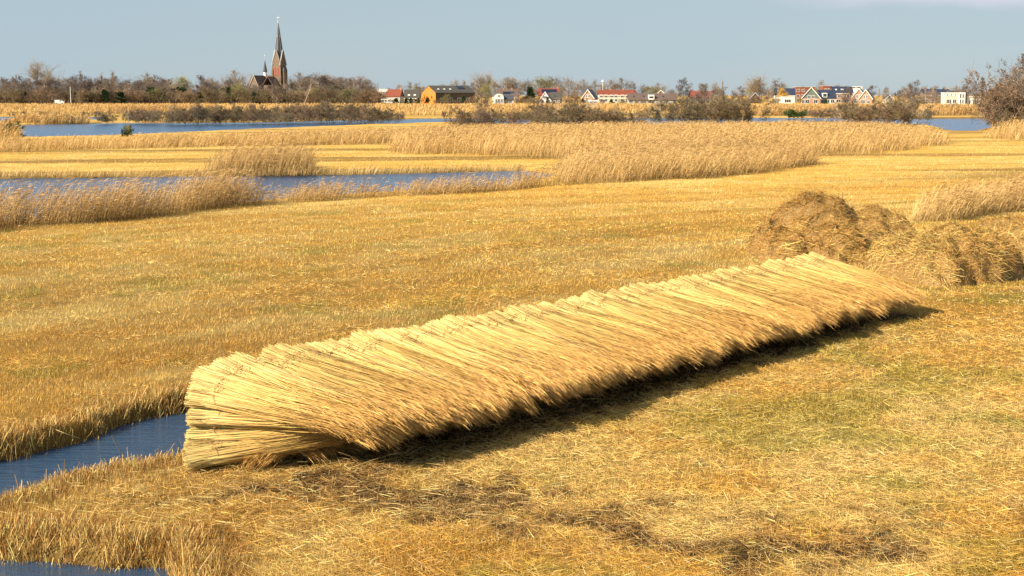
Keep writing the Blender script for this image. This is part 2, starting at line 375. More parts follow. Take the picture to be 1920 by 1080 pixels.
def build_stubble():
    n = 1500000
    x, y = sample_polar(n, 10.5, 170)
    s = water_sd(x, y)
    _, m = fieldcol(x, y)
    ok = (s > -0.10) & ~inbed(x, y)
    clump = fbm(x * 5, y * 5, 51, 2) + 0.07 * np.sin((-x * ax[1] + y * ax[0]) * 2.6 + 5 * fbm(x * 0.1, y * 0.1, 53, 2)); ok &= rng.random(n) < np.clip(0.35 + 1.1 * sstep(0.3, 0.65, clump), 0, 1)
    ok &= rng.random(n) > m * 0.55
    x, y, s, m = x[ok], y[ok], s[ok], m[ok]; n = len(x)
    r = np.hypot(x, y)
    # matted growth to the right of the stack, upright cut stubble to its left and along the banks
    line = (x - (-3.6)) * 0.73 - (y - 18.3) * 0.68
    matted = np.maximum(sstep(-1.0, 1.0, line) * sstep(60, 40, y), sstep(0.5, 0.66, fbm(x * 0.5, y * 0.8, 66, 3)) * 0.8)
    bank = sstep(1.3, 0.1, s) * sstep(60, 40, y)
    upright = rng.random(n) > matted * (0.62 - 0.3 * fbm(x * 0.5, y * 0.5, 8)) * (1 - bank)
    h = rng.uniform(0.045, 0.115, n) * (0.7 + 0.9 * fbm(x * 0.8, y * 0.8, 52, 3)) * (1 + bank * 0.55)
    h *= (0.8 + 0.35 * sstep(30, 80, r))
    lean = rng.normal(0, 0.28, n); lean2 = rng.normal(0, 0.28, n)
    d = np.stack([lean + 0.12, lean2, np.ones(n)], 1)
    fl = rand_dirs(n); fl[:, 2] = rng.uniform(0.03, 0.45, n)
    L = np.where(upright, h, rng.uniform(0.08, 0.24, n))
    d = np.where(upright[:, None], d, fl); d /= np.linalg.norm(d, axis=1, keepdims=True)
    z = ground_z(x, y, s)
    base = np.stack([x, y, z - 0.01 + np.where(upright, 0, rng.uniform(0, 0.05, n))], 1)
    tip = base + d * L[:, None]
    wd = np.maximum(0.0062, r / 1406 * 0.36) * rng.uniform(0.7, 1.5, n)
    side = rand_dirs(n); side = np.cross(d, side); side /= np.maximum(np.linalg.norm(side, axis=1, keepdims=True), 1e-6)
    col, _ = blade_colour(x, y, n)
    col = np.where((bank > 0.4)[:, None] & (rng.random(n) < 0.45)[:, None], col * np.array([0.55, 0.40, 0.35]), col)
    g = upright
    def mk(sel, nm, lab, cat):
        me = tris(base[sel], tip[sel], wd[sel], side[sel], col[sel], nm)
        tag(link(nm, me, M_straw), lab, cat, kind='stuff')
    mk(g, 'stubble', 'short golden upright stubble covering the mown reed field', 'stubble')
    mk(~g, 'grass', 'flattened yellow and green grass on the field right of the reed stack', 'grass')
build_stubble()

def curved(base, d0, L, bendv, k=5, t1=1.0):
    t = np.linspace(0, t1, k)[None, :, None]
    return base[:, None, :] + d0[:, None, :] * L[:, None, None] * t + bendv[:, None, :] * (t ** 2) * L[:, None, None]
def build_litter():
    n = 20000
    x, y = sample_polar(n, 10.8, 32)
    s = water_sd(x, y)
    # long cut stems dropped round the near end of the stack and over the strip before it
    px0, py0 = G(480, 925)
    dn = np.hypot((x - px0) * 0.55, (y - py0) * 1.1)
    pr = 0.03 + 0.97 * sstep(3.2, 0.8, dn) + 0.15 * sstep(0.5, 0.75, fbm(x * 0.7, y * 0.7, 61))
    ok = (s > 0.25) & (rng.random(n) < pr)
    x, y, s = x[ok], y[ok], s[ok]; n = len(x)
    a = rng.normal(0.05, 0.75, n) + np.where(rng.random(n) < 0.5, np.pi, 0)
    d = np.stack([np.cos(a), np.sin(a), rng.uniform(-0.02, 0.16, n)], 1)
    L = rng.uniform(0.08, 0.26, n) * np.where(rng.random(n) < 0.02, 2.0, 1)
    bv = rand_dirs(n) * 0.12; bv[:, 2] = -0.06
    base = np.stack([x, y, ground_z(x, y, s) + rng.uniform(0.02, 0.09, n)], 1)
    P = curved(base, d, L, bv, 4)
    c = PALE[None] * 0.85 * np.exp(rng.normal(0, 0.35, n))[:, None]; c = np.clip(c, 0.02, 0.85)
    c = np.where((rng.random(n) < 0.3)[:, None], c * np.array([0.6, 0.45, 0.35]), c)
    rb = Rib(); side = np.cross(d, rng.normal(0, 1, (n, 3)))
    rb.add(P, rng.uniform(0.004, 0.0075, n)[:, None] * np.array([[1, 1, 1, 0.4]]), side, c[:, None, :])
    tag(link('straw_litter', rb.mesh('straw_litter'), M_straw), 'loose pale cut stems strewn over the ground before the stack', 'straw', kind='stuff')
build_litter()
def build_bank():
    X = []; Y = []
    for poly in (DITCH, DITCH2):
        P = np.array(poly)
        for a, b in zip(P, np.roll(P, -1, 0)):
            l = np.linalg.norm(b - a); k = int(min(l, 30) * 1500); t = rng.random(k)
            X.append(a[0] + (b[0] - a[0]) * t + rng.normal(0, 0.3, k)); Y.append(a[1] + (b[1] - a[1]) * t + rng.normal(0, 0.3, k))
    x = np.concatenate(X); y = np.concatenate(Y); s = water_sd(x, y)
    ok = (s > -0.16) & (s < 0.5) & (y > 10) & (np.abs(x) < y * 0.55) & (y < 45) & (rng.random(len(x)) < 0.25 + 0.75 * sstep(0.35, 0.6, fbm(x * 3, y * 3, 87, 2)))
    x, y, s = x[ok], y[ok], s[ok]; n = len(x)
    base = np.stack([x, y, ground_z(x, y, s) - 0.02], 1)
    h = rng.uniform(0.10, 0.26, n) * (0.7 + 0.6 * fbm(x, y, 88, 2)) * np.where(base[:, 2] < -0.1, 1.35, 1.0) * np.where(rng.random(n) < 0.03, 1.8, 1)
    h = np.where(y > 14.5, h * 0.85, h)
    d = np.stack([rng.normal(0.05, 0.25, n), rng.normal(-0.08, 0.25, n), np.ones(n)], 1)
    bv = np.stack([rng.normal(0.05, 0.12, n), rng.normal(-0.05, 0.12, n), np.full(n, -0.05)], 1)
    c = np.where((rng.random(n) < 0.62)[:, None], np.array([0.72, 0.48, 0.17]), np.array([0.40, 0.21, 0.06])) * np.exp(rng.normal(0, 0.28, n))[:, None]
    rb = Rib(); rb.add(curved(base, d, h, bv, 3), rng.uniform(0.006, 0.012, n)[:, None] * np.array([[1, 1, .7]]), rand_dirs(n), np.clip(c, .01, .85)[:, None, :])
    tag(link('bank_stubble', rb.mesh('bank_stubble'), M_straw), 'taller brown stubble standing along the ditch banks', 'stubble', kind='stuff')
build_bank()

# ------------------------------------------------------------------ standing reeds
def in_poly_samples(poly, n):
    P = np.array(poly); lo, hi = P.min(0), P.max(0); X = []; Y = []; tot = 0
    lo[0] = max(lo[0], -hi[1] * 0.62); hi[0] = min(hi[0], hi[1] * 0.62)
    while tot < n:
        x = rng.uniform(lo[0], hi[0], n * 2); y = rng.uniform(lo[1], hi[1], n * 2)
        m = (polysd(x, y, P) < 0) & (np.abs(x) < y * 0.55); X.append(x[m]); Y.append(y[m]); tot += m.sum()
    return np.concatenate(X)[:n], np.concatenate(Y)[:n]
REED = np.array([0.70, 0.475, 0.19]); REEDB = np.array([0.34, 0.19, 0.065]); PLUME = np.array([0.50, 0.31, 0.12])
def reed_bed(name, label, poly, n, H, thin=None, brown=0.3, plume=0.75, hvar=0.18, lean=0.20, wk=0.31):
    x, y = in_poly_samples(poly, n)
    r = np.hypot(x, y); cl = fbm(x * 0.45, y * 0.45, 71, 3); cl2 = fbm(x * 0.12, y * 0.12, 72, 3)
    keep = rng.random(n) < np.clip(0.25 + 1.5 * sstep(0.3, 0.65, cl), 0, 1)
    ed = -polysd(x, y, np.array(poly)); ew = np.clip(r * 0.022, 0.5, 5)
    es = sstep(0, 1, ed / ew + (rng.random(n) - 0.35) * 0.9); hs_ = 0.45 + 0.55 * es; keep &= rng.random(n) < (0.35 + 0.65 * es)
    h0 = hs_
    if thin is not None:
        kp, h1 = thin(x, y); hs_ = h0 * h1; keep &= rng.random(n) < kp
    x, y, r, cl, cl2, hs_ = x[keep], y[keep], r[keep], cl[keep], cl2[keep], hs_[keep]; n = len(x)
    h = H * hs_ * (0.72 + 0.5 * cl) * (1 + rng.normal(0, hvar, n)); h = np.clip(h, 0.15 * H, 1.35 * H)
    ln = rng.normal(lean, 0.13, n); ly = rng.normal(0, 0.13, n)
    d = np.stack([ln * 0.4, ly, np.ones(n)], 1); bv = np.stack([ln, ly * 0.5, -0.06 * np.ones(n)], 1)
    base = np.stack([x, y, np.full(n, -0.12)], 1)
    P = curved(base, d, h, bv, 5)
    wd = np.maximum(0.010, r / 1406 * wk) * rng.uniform(0.7, 1.3, n)
    side = rand_dirs(n)
    c = REED * np.exp(rng.normal(0, 0.18, n))[:, None]
    bm = np.clip(brown + (cl2 - 0.5) * 1.2 + rng.normal(0, 0.25, n), 0, 1)
    c = c + (REEDB * 1.0 - c) * (bm * 0.75)[:, None]
    rb = Rib()
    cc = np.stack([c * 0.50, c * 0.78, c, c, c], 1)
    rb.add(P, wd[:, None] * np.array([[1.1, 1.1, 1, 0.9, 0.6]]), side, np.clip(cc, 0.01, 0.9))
    # leaves
    m = rng.random(n) < 0.8; k = m.sum(); t = rng.uniform(0.25, 0.8, k)
    b2 = base[m] + d[m] * (h[m] * t)[:, None] + bv[m] * (h[m] * t * t)[:, None]
    ld = rand_dirs(k); ld[:, 0] += 0.9; ld[:, 2] = 1.0; ll = rng.uniform(0.2, 0.4, k) * H * 0.6
    lb = np.stack([np.full(k, 0.5), np.zeros(k), np.full(k, -0.9)], 1)
    rb.add(curved(b2, ld, ll, lb, 3), wd[m][:, None] * np.array([[1.2, 1.2, 0.2]]), rand_dirs(k), np.clip(c[m] * 1.05, 0, .9)[:, None, :])
    # plumes
    m = rng.random(n) < plume; k = m.sum(); top = P[m, -1]
    pd = np.stack([rng.normal(0.9, 0.35, k), rng.normal(0, 0.3, k), rng.normal(0.75, 0.3, k)], 1)
    pl = rng.uniform(0.13, 0.24, k) * H * 0.55; pb = np.stack([np.full(k, 0.4), np.zeros(k), np.full(k, -0.5)], 1)
    pw = np.maximum(0.028, r[m] / 1406 * wk * 1.5)
    pc = PLUME * np.exp(rng.normal(0, 0.2, k))[:, None]
    rb.add(curved(top, pd, pl, pb, 4), pw[:, None] * np.array([[0.4, 1, 0.8, 0.15]]), np.cross(pd, rng.normal(0, 1, (k, 3))), pc[:, None, :])
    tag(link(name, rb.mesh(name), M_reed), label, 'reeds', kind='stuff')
def thinA(x, y):
    px = 960 + x / np.maximum(y, 1) * F * 0.99
    dense = sstep(520, 400, px)
    mound = np.exp(-((px - 640) / 70) ** 2) * 0.6 + np.exp(-((px - 800) / 60) ** 2) * 0.35 + np.exp(-((px - 900) / 60) ** 2) * 0.4 + sstep(940, 1000, px)
    k = dense * 0.95 + (1 - dense) * np.clip(0.34 + mound * 0.7, 0, 1)
    hh = dense * 1.0 + (1 - dense) * np.clip(0.50 + 0.25 * mound, 0, 1)
    return k, hh
reed_bed('reed_bed', 'brown standing reeds along the near bank of the pond', BEDS['A'], 21000, 1.36, thinA, brown=0.60, hvar=0.28)
reed_bed('reed_bed', 'tuft of tall reeds on the far bank of the pond', BEDS['B'], 3600, 1.6, brown=0.45)
reed_bed('reed_bed', 'golden reeds at the right end of the pond', BEDS['C'], 34000, 1.4, brown=0.28)
reed_bed('reed_bed', 'long band of golden reeds behind the mown strips', BEDS['D'], 68000, 1.45, brown=0.20)
reed_bed('reed_bed', 'pale reeds along the near shore of the lake', BEDS['E'], 34000, 1.1, brown=0.22)
reed_bed('reed_bed', 'soft pale reeds behind the heaps of reed waste', BEDS['G'], 18000, 1.25, brown=0.2, lean=0.26, wk=0.34)
reed_bed('reed_bed', 'reeds before the big bushy tree at the right edge', BEDS['H'], 9000, 1.9, brown=0.15)
reed_bed('reed_bed', 'reeds on the spit at the left end of the lake', BEDS['L'], 5000, 1.9, brown=0.5)
# fringe of short dry sedge on the pond's far bank
fr = [G(*p) for p in [(-300, 336), (0, 331), (300, 329), (640, 326), (985, 318), (985, 315), (640, 322), (300, 325), (0, 327), (-300, 331)]]
reed_bed('sedge_fringe', 'low dry sedge fringing the far bank of the pond', fr, 4200, 0.55, brown=0.3, plume=0.2)
# land beyond the lake
farl = [G(*p) for p in [(-200, 217), (190, 217), (500, 221), (830, 217), (1230, 216), (1560, 214), (1760, 214), (1990, 214), (1990, 198), (960, 197), (-200, 197)]]
reed_bed('far_reeds', 'wide belt of golden reeds between the lake and the village', farl, 34000, 1.05, brown=0.5, hvar=0.3, wk=0.6)
for q_, lb_ in (([(1405, 217), (1600, 218), (1640, 215), (1600, 211), (1450, 210), (1400, 212)], 'dull brown reeds on the far shore before the green gable'), ([(1740, 216), (1990, 216), (1990, 209), (1740, 208)], 'dull brown reeds before the white flat-roofed house'), ([(960, 222), (1040, 221), (1030, 212), (950, 213)], 'dull brown reeds beyond the lake near the small white gable'), ([(200, 214), (420, 214), (420, 209), (205, 208)], 'dull brown reeds on the far shore left of the church')):
    reed_bed('brown_reeds', lb_, [G(*p) for p in q_], 4200, 1.7, brown=1.3, wk=0.6, hvar=0.3)
isl = [G(*p) for p in [(10, 230), (60, 231), (160, 230), (172, 228.5), (120, 227), (20, 227)]]
reed_bed('islet_reeds', 'brown reeds on the low islet in the lake', isl, 1800, 1.6, brown=0.7, wk=0.6)

# ------------------------------------------------------------------ reed sheaves
BUTT = np.array([0.90, 0.61, 0.22]); MIDC = np.array([0.80, 0.50, 0.15]); ENDC = np.array([0.62, 0.35, 0.095])
SL = 2.45
def sheaf_mesh(seed, n=1900):
    g = np.random.default_rng(seed)
    ph = g.uniform(0, 2 * np.pi, n); u = np.sqrt(g.random(n) ** 0.7)
    u = np.clip(u, 0.2, 1)
    yy = np.cos(ph) * u; zz = np.sin(ph) * u
    s0 = g.normal(0, 0.06, n) + 0.03 * np.sin(ph * 2 + seed)
    Ls = SL * np.clip(g.normal(0.84, 0.13, n), 0.50, 1.06)
    ts = np.array([0, 0.42, 1.0, 1.6, 2.1, 2.6]) / 2.6
    ks = np.array([0.25, 0.20, 0.23, 0.26, 0.27, 0.28]); kz = np.array([0.135, 0.115, 0.12, 0.115, 0.10, 0.09])
    s = s0[:, None] + (Ls - s0)[:, None] * ts[None, :]
    ncl = 11; cy = g.uniform(-1, 1, ncl) * 0.24; cz = g.uniform(-1, 1, ncl) * 0.09; cw = g.integers(0, ncl, n)
    cw = np.array([np.argmin(np.abs(cy - v * 0.24) + g.random(ncl) * 0.16) for v in yy])
    Ls = Ls * (0.93 + 0.12 * g.random(ncl)[cw])
    dev = g.normal(0, 0.045, (n, 2)); up = np.where(g.random(n) < 0.05, g.uniform(0.05, 0.22, n), 0)
    droop = -0.07 * (s / SL) ** 3 - 0.05 * np.sin(np.pi * np.clip(s / SL, 0, 1))
    Yp = yy[:, None] * ks[None] + dev[:, :1] * (s / SL) ** 1.3 * 1.6
    Zp = zz[:, None] * kz[None] + dev[:, 1:] * (s / SL) ** 1.3 + droop + up[:, None] * (s / SL) ** 2
    q = (np.clip(ts, 0, 1) ** 4 * 0.60)[None]
    Yp = Yp * (1 - q) + (cy[cw][:, None] + dev[:, :1]) * q; Zp = Zp * (1 - q) + (cz[cw][:, None] + droop + dev[:, 1:] * .6) * q
    P = np.stack([s, Yp, Zp], -1)
    # colour along the stalk: pale cut butts, golden middle, brown towards the plumes
    t = np.clip(s / SL, 0, 1)[..., None]
    c = BUTT + (MIDC - BUTT) * sstep(0.05, 0.38, t); c = c + (ENDC - c) * sstep(0.5, 1.0, t)
    br = np.exp(g.normal(0, 0.20, n))[:, None, None]; dk = np.where(g.random(n) < 0.16, 0.42, 1)[:, None, None]
    c = np.clip(c * br * dk, 0.01, 0.92)
    rb = Rib(); side = np.stack([np.zeros(n), -zz + g.normal(0, .5, n), yy + g.normal(0, .5, n)], 1)
    rb.add(P, g.uniform(0.004, 0.0075, n)[:, None] * np.array([[1.1, 1, 1, 0.9, 0.75, 0.6]]), side, c)
    # plumes: each a drooping tuft of three narrow blades
    for q in range(2):
        k = n; top = P[:, -1]; prev = P[:, -2]; d = top - prev; d /= np.linalg.norm(d, axis=1, keepdims=True)
        d = d + g.normal(0, 0.06, (k, 3)); d[:, 2] -= 0.04
        pl = g.uniform(0.12, 0.28, k); b = top - d * 0.08 * q
        bend = np.stack([np.zeros(k), g.normal(0, .15, k), np.full(k, -0.2)], 1)
        pc = np.array([0.64, 0.36, 0.105]) * np.exp(g.normal(0, 0.25, k))[:, None]
        rb.add(curved(b, d, pl, bend, 4), g.uniform(0.005, 0.010, k)[:, None] * np.array([[0.3, 1, 0.8, 0.1]]), np.cross(d, g.normal(0, 1, (k, 3))), np.clip(pc, 0, .9)[:, None, :])
    return rb.mesh('reeds_of_sheaf')
def twine_mesh(seed):
    g = np.random.default_rng(seed); rb = Rib()
    for off in (0.0,):
        a = np.linspace(0, 2 * np.pi, 25); rr = 0.155
        P = np.stack([0.42 + off + 0.035 * np.sin(a * 2 + seed) + 0.01 * np.sin(5 * a), 1.32 * rr * np.cos(a), 0.86 * rr * np.sin(a) - 0.02], -1)[None]
        for i in range(24):
            rb.add_prism(P[:, i:i + 2], np.full((1, 2), 0.0035), np.array([[[0.50, 0.27, 0.09]]]), 5)
    # knot with a loop and loose ends
    a = np.linspace(0, 2 * np.pi, 13)
    P = np.stack([0.42 + 0.05 * np.cos(a), 0.04 * np.sin(a) - 0.05, 0.165 + 0.04 * np.sin(a + 0.7)], -1)[None]
    for i in range(12): rb.add_prism(P[:, i:i + 2], np.full((1, 2), 0.0035), np.array([[[0.46, 0.24, 0.08]]]), 4)
    e = np.array([[[0.42, -0.05, 0.14], [0.47, -0.12, 0.19], [0.55, -0.13, 0.17]], [[0.42, -0.03, 0.14], [0.36, 0.02, 0.20], [0.28, 0.03, 0.18]]])
    rb.add_prism(e, np.full((2, 3), 0.0035), np.array([[[0.46, 0.24, 0.08]]]), 4)
    return rb.mesh('twine')
SHM = [sheaf_mesh(100 + i) for i in range(7)]; TWM = [twine_mesh(i) for i in range(4)]
for m_ in SHM: m_.materials.append(M_sheaf)
for m_ in TWM: m_.materials.append(M_sheaf)
_ones = ['zeroth', 'first', 'second', 'third', 'fourth', 'fifth', 'sixth', 'seventh', 'eighth', 'ninth', 'tenth', 'eleventh', 'twelfth', 'thirteenth',
         'fourteenth', 'fifteenth', 'sixteenth', 'seventeenth', 'eighteenth', 'nineteenth']
_tens = {2: 'twent', 3: 'thirt', 4: 'fort', 5: 'fift', 6: 'sixt', 7: 'sevent', 8: 'eight'}
def ordinal(n):
    if n < 20: return _ones[n]
    t, o = divmod(n, 10)
    return _tens[t] + 'ieth' if o == 0 else _tens[t] + 'y-' + _ones[o]
def place_sheaf(butt, yaw, pitch, roll, label, k, scale=1.0, group='reed sheaves piled in the long stack'):
    o = link('reed_sheaf', SHM[k % len(SHM)]); tag(o, label, 'reed sheaf', group)
    o.location = butt; o.rotation_euler = (roll, pitch, yaw); o.scale = (scale,) * 3
    t = link('twine', TWM[k % len(TWM)], None, o)
    return o
RN = np.array([-3.75, 19.45]); RF = np.array([7.05, 33.3])       # the ridge, near and far end
axv = (RF - RN) / np.linalg.norm(RF - RN); LEN = np.linalg.norm(RF - RN)
def pile():
    N = 66; r_ = random.Random(3)
    for i in range(N):
        t = i / (N - 1); p = RN + axv * LEN * t
        zb = 1.28 + (1.13 - 1.28) * t + r_.uniform(-0.03, 0.03) + 0.03 * math.sin(i * 0.9)
        zt = 0.76 - 0.18 * t + 0.05 * math.sin(i * 0.55) + r_.uniform(-0.04, 0.04)
        yaw = -R(29) + R(10) * max(0, 1 - i / 5) + r_.gauss(0, R(3.0)) + R(3) * math.sin(i * 0.37)
        pitch = math.asin((zb - zt) / SL)
        sh = r_.uniform(-0.06, 0.06)
        bx = p[0] - math.cos(yaw) * sh; by = p[1] - math.sin(yaw) * sh
        if i < 33: lab = f'{ordinal(i + 1)} sheaf along the top of the stack, counted from its ditch end'
        else: lab = f'{ordinal(N - i)} sheaf along the top of the stack, counted from its far end'
        place_sheaf((bx, by, zb), yaw, pitch, r_.uniform(-0.5, 0.5), lab, i, r_.uniform(0.96, 1.04))
    # a second course whose plumes show just below the first, and two courses that carry them
    for lvl, (dz, back, sp, ztip, cap) in enumerate([(-0.24, 0.20, 0.31, 0.68, 'second'), (-0.54, 0.95, 0.42, 0.58, 'third'), (-0.86, 1.3, 0.50, 0.24, 'bottom')]):
        n = int(LEN / sp)
        for i in range(n):
            t = (i + 0.5) / n; p = RN + axv * LEN * t
            zb = 1.24 - 0.13 * t + dz + r_.uniform(-0.03, 0.03)
            zt = ztip - 0.10 * t * (lvl < 2) + 0.05 * math.sin(i * 0.8 + lvl) + r_.uniform(-0.03, 0.03)
            yaw = -R(29) + r_.gauss(0, R(4)); pitch = math.asin(max(-0.02, (zb - zt) / SL))
            b = back + r_.uniform(-0.07, 0.07)
            place_sheaf((p[0] - math.cos(yaw) * b, p[1] - math.sin(yaw) * b, max(zb, 0.17)), yaw, pitch, r_.uniform(-0.5, 0.5),
                        f'{ordinal(i + 1)} sheaf of the {cap} course under the stack top, counted from the ditch end', i + 3 * lvl, 1.0,
                        f'sheaves of the {cap} course inside the stack')
    # the near end: sheaves fan round so that their cut ends face the ditch
    END = [ # butt px, py, depth, yaw, tip z, words
        (432, 676, 19.5, -26, 0.68, 'sheaf that joins the ridge to the fanned ones'), (398, 688, 19.3, -24, 0.66, 'sheaf beside the uppermost fanned one'),
        (372, 700, 19.15, -21, 0.80, 'uppermost fanned sheaf'), (362, 718, 19.0, -17, 0.80, 'sheaf just under the uppermost one'),
        (354, 742, 18.9, -13, 0.78, 'third fanned sheaf from above'), (370, 760, 18.95, -9, 0.75, 'fourth fanned sheaf from above'),
        (352, 783, 18.75, -5, 0.72, 'middle fanned sheaf'), (358, 804, 18.8, 0, 0.68, 'sheaf right under the middle one'),
        (346, 824, 18.6, 5, 0.64, 'third fanned sheaf from the ground'), (342, 845, 18.5, 11, 0.60, 'sheaf resting on the lowest one'),
        (338, 866, 18.30, 17, 0.56, 'lowest fanned sheaf, its cut ends on the ground'),
    ]
    for i, (px, py, Y, yaw, zt, wds) in enumerate(END):
        X, Yw, Z = W(px, py, Y); Z = max(Z, 0.16); ln = SL
        place_sheaf((X + 0.03, Yw, Z), R(yaw), math.asin((Z - zt) / ln), r_.uniform(-0.4, 0.4), f'{wds} at the ditch end of the stack', i + 1, 1.0, 'fanned sheaves at the ditch end')
        if i >= 2:   # filling behind
            place_sheaf((X + 0.15, Yw + 0.32, Z), R(yaw - 3), math.asin((Z - zt - 0.02) / ln), 0.2, f'{ordinal(i - 1)} filling sheaf from above, hidden behind the fanned ones', i + 4, 1.0, 'filling sheaves at the ditch end')
pile()
ex, ey = G(486, 876)
place_sheaf((ex + 2.25 * math.cos(R(62)), ey + 2.25 * math.sin(R(62)), 0.20), R(62 + 180), 0.0, 0.3, 'short brown-headed sheaf whose plumes curl out below the fanned sheaves', 2, 0.93, 'reed sheaves piled in the long stack')

def loose_stem(pts, label, r=0.007, plume=True):
    P = np.array([pts], float); rb = Rib()
    rb.add_prism(P, np.linspace(r, r * 0.5, P.shape[1])[None], np.array([[PALE]]), 5)
    if plume:
        d = P[0, -1] - P[0, -2]; d /= np.linalg.norm(d)
        for q in range(8):
            dd = d + rng.normal(0, 0.12, 3)
            rb.add(curved(P[:, -1], dd[None], np.array([0.24]), np.array([[0, 0, -0.3]]), 4), np.array([[0.005, 0.016, 0.012, 0.002]]), rng.normal(0, 1, (1, 3)), np.array([[[0.5, 0.32, 0.14]]]))
    tag(link('reed_stalk', rb.mesh('reed_stalk'), M_sheaf), label, 'reed stem')
def gp(px, py, z): x, y = G(px, py, z); return (x, y, z)
loose_stem([gp(236, 866, -0.2), gp(222, 842, 0.1), gp(209, 818, 0.35)], 'lone pale stem sticking out of the ditch water', 0.008, False)
loose_stem([gp(650, 880, 0.02), gp(700, 862, 0.12), gp(735, 852, 0.10)], 'loose stem with its plume lying below the near part of the stack', 0.006)
loose_stem([gp(85, 797, 0.05), gp(120, 812, 0.0), gp(150, 822, -0.15)], 'broken stem leaning from the field bank into the ditch', 0.008, False)
loose_stem([gp(1000, 748, 0.42), gp(1012, 765, 0.25), gp(1024, 785, 0.02)], 'thin stem hanging from the middle of the stack down to the ground', 0.005, False)
loose_stem([gp(1108, 714, 0.42), gp(1122, 730, 0.2), gp(1135, 746, 0.02)], 'thin stem poking down in the shadow right of the stack middle', 0.005, False)
loose_stem([gp(635, 848, 0.45), gp(665, 858, 0.25), gp(684, 872, 0.02)], 'bent stem hanging from the near plumes of the stack', 0.006, False)
loose_stem([gp(1405, 655, 0.3), gp(1418, 660, 0.15), gp(1428, 669, 0.02)], 'short stem hanging below the far half of the stack', 0.005, False)

# ------------------------------------------------------------------ heaps of reed waste
def heap(label, lumps, n, pale=0.35, dkcol=0.0, Ls=(0.15, 0.6), seed=1):
    g = np.random.default_rng(seed)
    L_ = np.array(lumps); x0 = (L_[:, 0] - L_[:, 3] * 2.0).min(); x1 = (L_[:, 0] + L_[:, 3] * 2.0).max()
    y0 = (L_[:, 1] - L_[:, 4] * 2.0).min(); y1 = (L_[:, 1] + L_[:, 4] * 2.0).max()
    def hz(x, y):
        z = np.zeros(x.shape)
        for cx, cy, h, sx_, sy_ in lumps:
            q = ((x - cx) / sx_) ** 2 + ((y - cy) / sy_) ** 2
            z = np.maximum(z, h * np.clip(1 - q / 2.6, 0, 1) ** 0.62) if True else z
        k = sstep(0, 0.25, z)
        return z * (0.72 + 0.5 * fbm(x * 0.9 + 3, y * 0.9, 80 + seed, 2)) + k * ((np.abs(fbm(x * 1.3, y * 1.3, 90 + seed, 3) - 0.5) * -1.1 + 0.10) + (fbm(x * 4, y * 4, 95, 3) - 0.5) * 0.30) - 0.06
    m = 110; X, Y = np.meshgrid(np.linspace(x0, x1, m), np.linspace(y0, y1, m)); Z = hz(X, Y)
    idx = np.arange(m * m).reshape(m, m); Fq = np.stack([idx[:-1, :-1], idx[:-1, 1:], idx[1:, 1:], idx[1:, :-1]], -1).reshape(-1, 4)
    zz = Z.ravel()[Fq].max(1); Fq = Fq[zz > -0.02]
    V = np.stack([X, Y, Z], -1).reshape(-1, 3)
    root = empty('reed_heap', (float(L_[0, 0]), float(L_[0, 1]), 0)); tag(root, label, 'reed heap', 'heaps of reed waste')
    o = link('mound', npmesh('mound', V - np.array([L_[0, 0], L_[0, 1], 0]), Fq, np.tile(np.array([[0.26, 0.155, 0.05]]), (len(V), 1))), M_hay, root)
    x = g.uniform(x0, x1, n * 3); y = g.uniform(y0, y1, n * 3); z = hz(x, y); ok = z > -0.02
    x, y, z = x[ok][:n], y[ok][:n], z[ok][:n]; n = len(x); e = 0.06
    gx = (hz(x + e, y) - z) / e; gy = (hz(x, y + e) - z) / e
    N_ = np.stack([-gx, -gy, np.ones(n)], 1); N_ /= np.linalg.norm(N_, axis=1, keepdims=True)
    fld = fbm(x * 0.9, y * 0.9, 97 + seed, 2) * 9; a = fld + g.normal(0, 0.9, n)
    d = np.stack([np.cos(a), np.sin(a), np.zeros(n)], 1); d -= N_ * (d * N_).sum(1, keepdims=True) * 0.93
    d /= np.linalg.norm(d, axis=1, keepdims=True); d += N_ * g.uniform(-0.02, 0.30, n)[:, None]
    L = g.uniform(*Ls, n); bend = N_ * -0.35 + g.normal(0, 0.25, (n, 3))
    base = np.stack([x, y, z + 0.01], 1) - np.array([L_[0, 0], L_[0, 1], 0]) - d * L[:, None] * 0.4
    P = curved(base, d, L, bend, 4)
    pal = np.clip(fbm(x * 0.8, y * 0.8, 33 + seed, 3) + g.normal(0, 0.12, n), 0, 1) < pale
    c = np.where(pal[:, None], np.array([0.66, 0.42, 0.13]), np.array([0.50, 0.28, 0.075])) * np.exp(g.normal(0, 0.38, n))[:, None]
    top = sstep(0.9, 1.5, z)[:, None] * dkcol
    c = c + (np.array([0.40, 0.23, 0.065]) * np.exp(g.normal(0, 0.25, n))[:, None] - c) * top
    rb = Rib(); rb.add(P, g.uniform(0.007, 0.014, n)[:, None] * np.array([[.7, 1, 1, .4]]), np.cross(d, N_ + g.normal(0, .5, (n, 3))), np.clip(c, 0.01, 0.85)[:, None, :])
    link('loose_reed', rb.mesh('loose_reed'), M_hay, root)
def g2(px, py): return G(px, py)
def lump(px, py, topy, wpx, dpt):
    x, y = G(px, py); h = W(px, topy, y)[2]; s = wpx / F * y
    return (x, y, h, s, dpt)
heap('tall brown heap of tangled reed waste with a dark rounded top', [lump(1515, 472, 366, 54, 1.6), lump(1550, 476, 382, 48, 1.5), lump(1462, 478, 410, 36, 1.5), lump(1570, 492, 430, 38, 1.3)], 26000, 0.40, 0.8, seed=1)
heap('lower rounded heap of dry reed touching the tall heap on its right', [lump(1655, 466, 384, 42, 1.5), lump(1618, 478, 402, 36, 1.3)], 14000, 0.33, 0.5, seed=2)
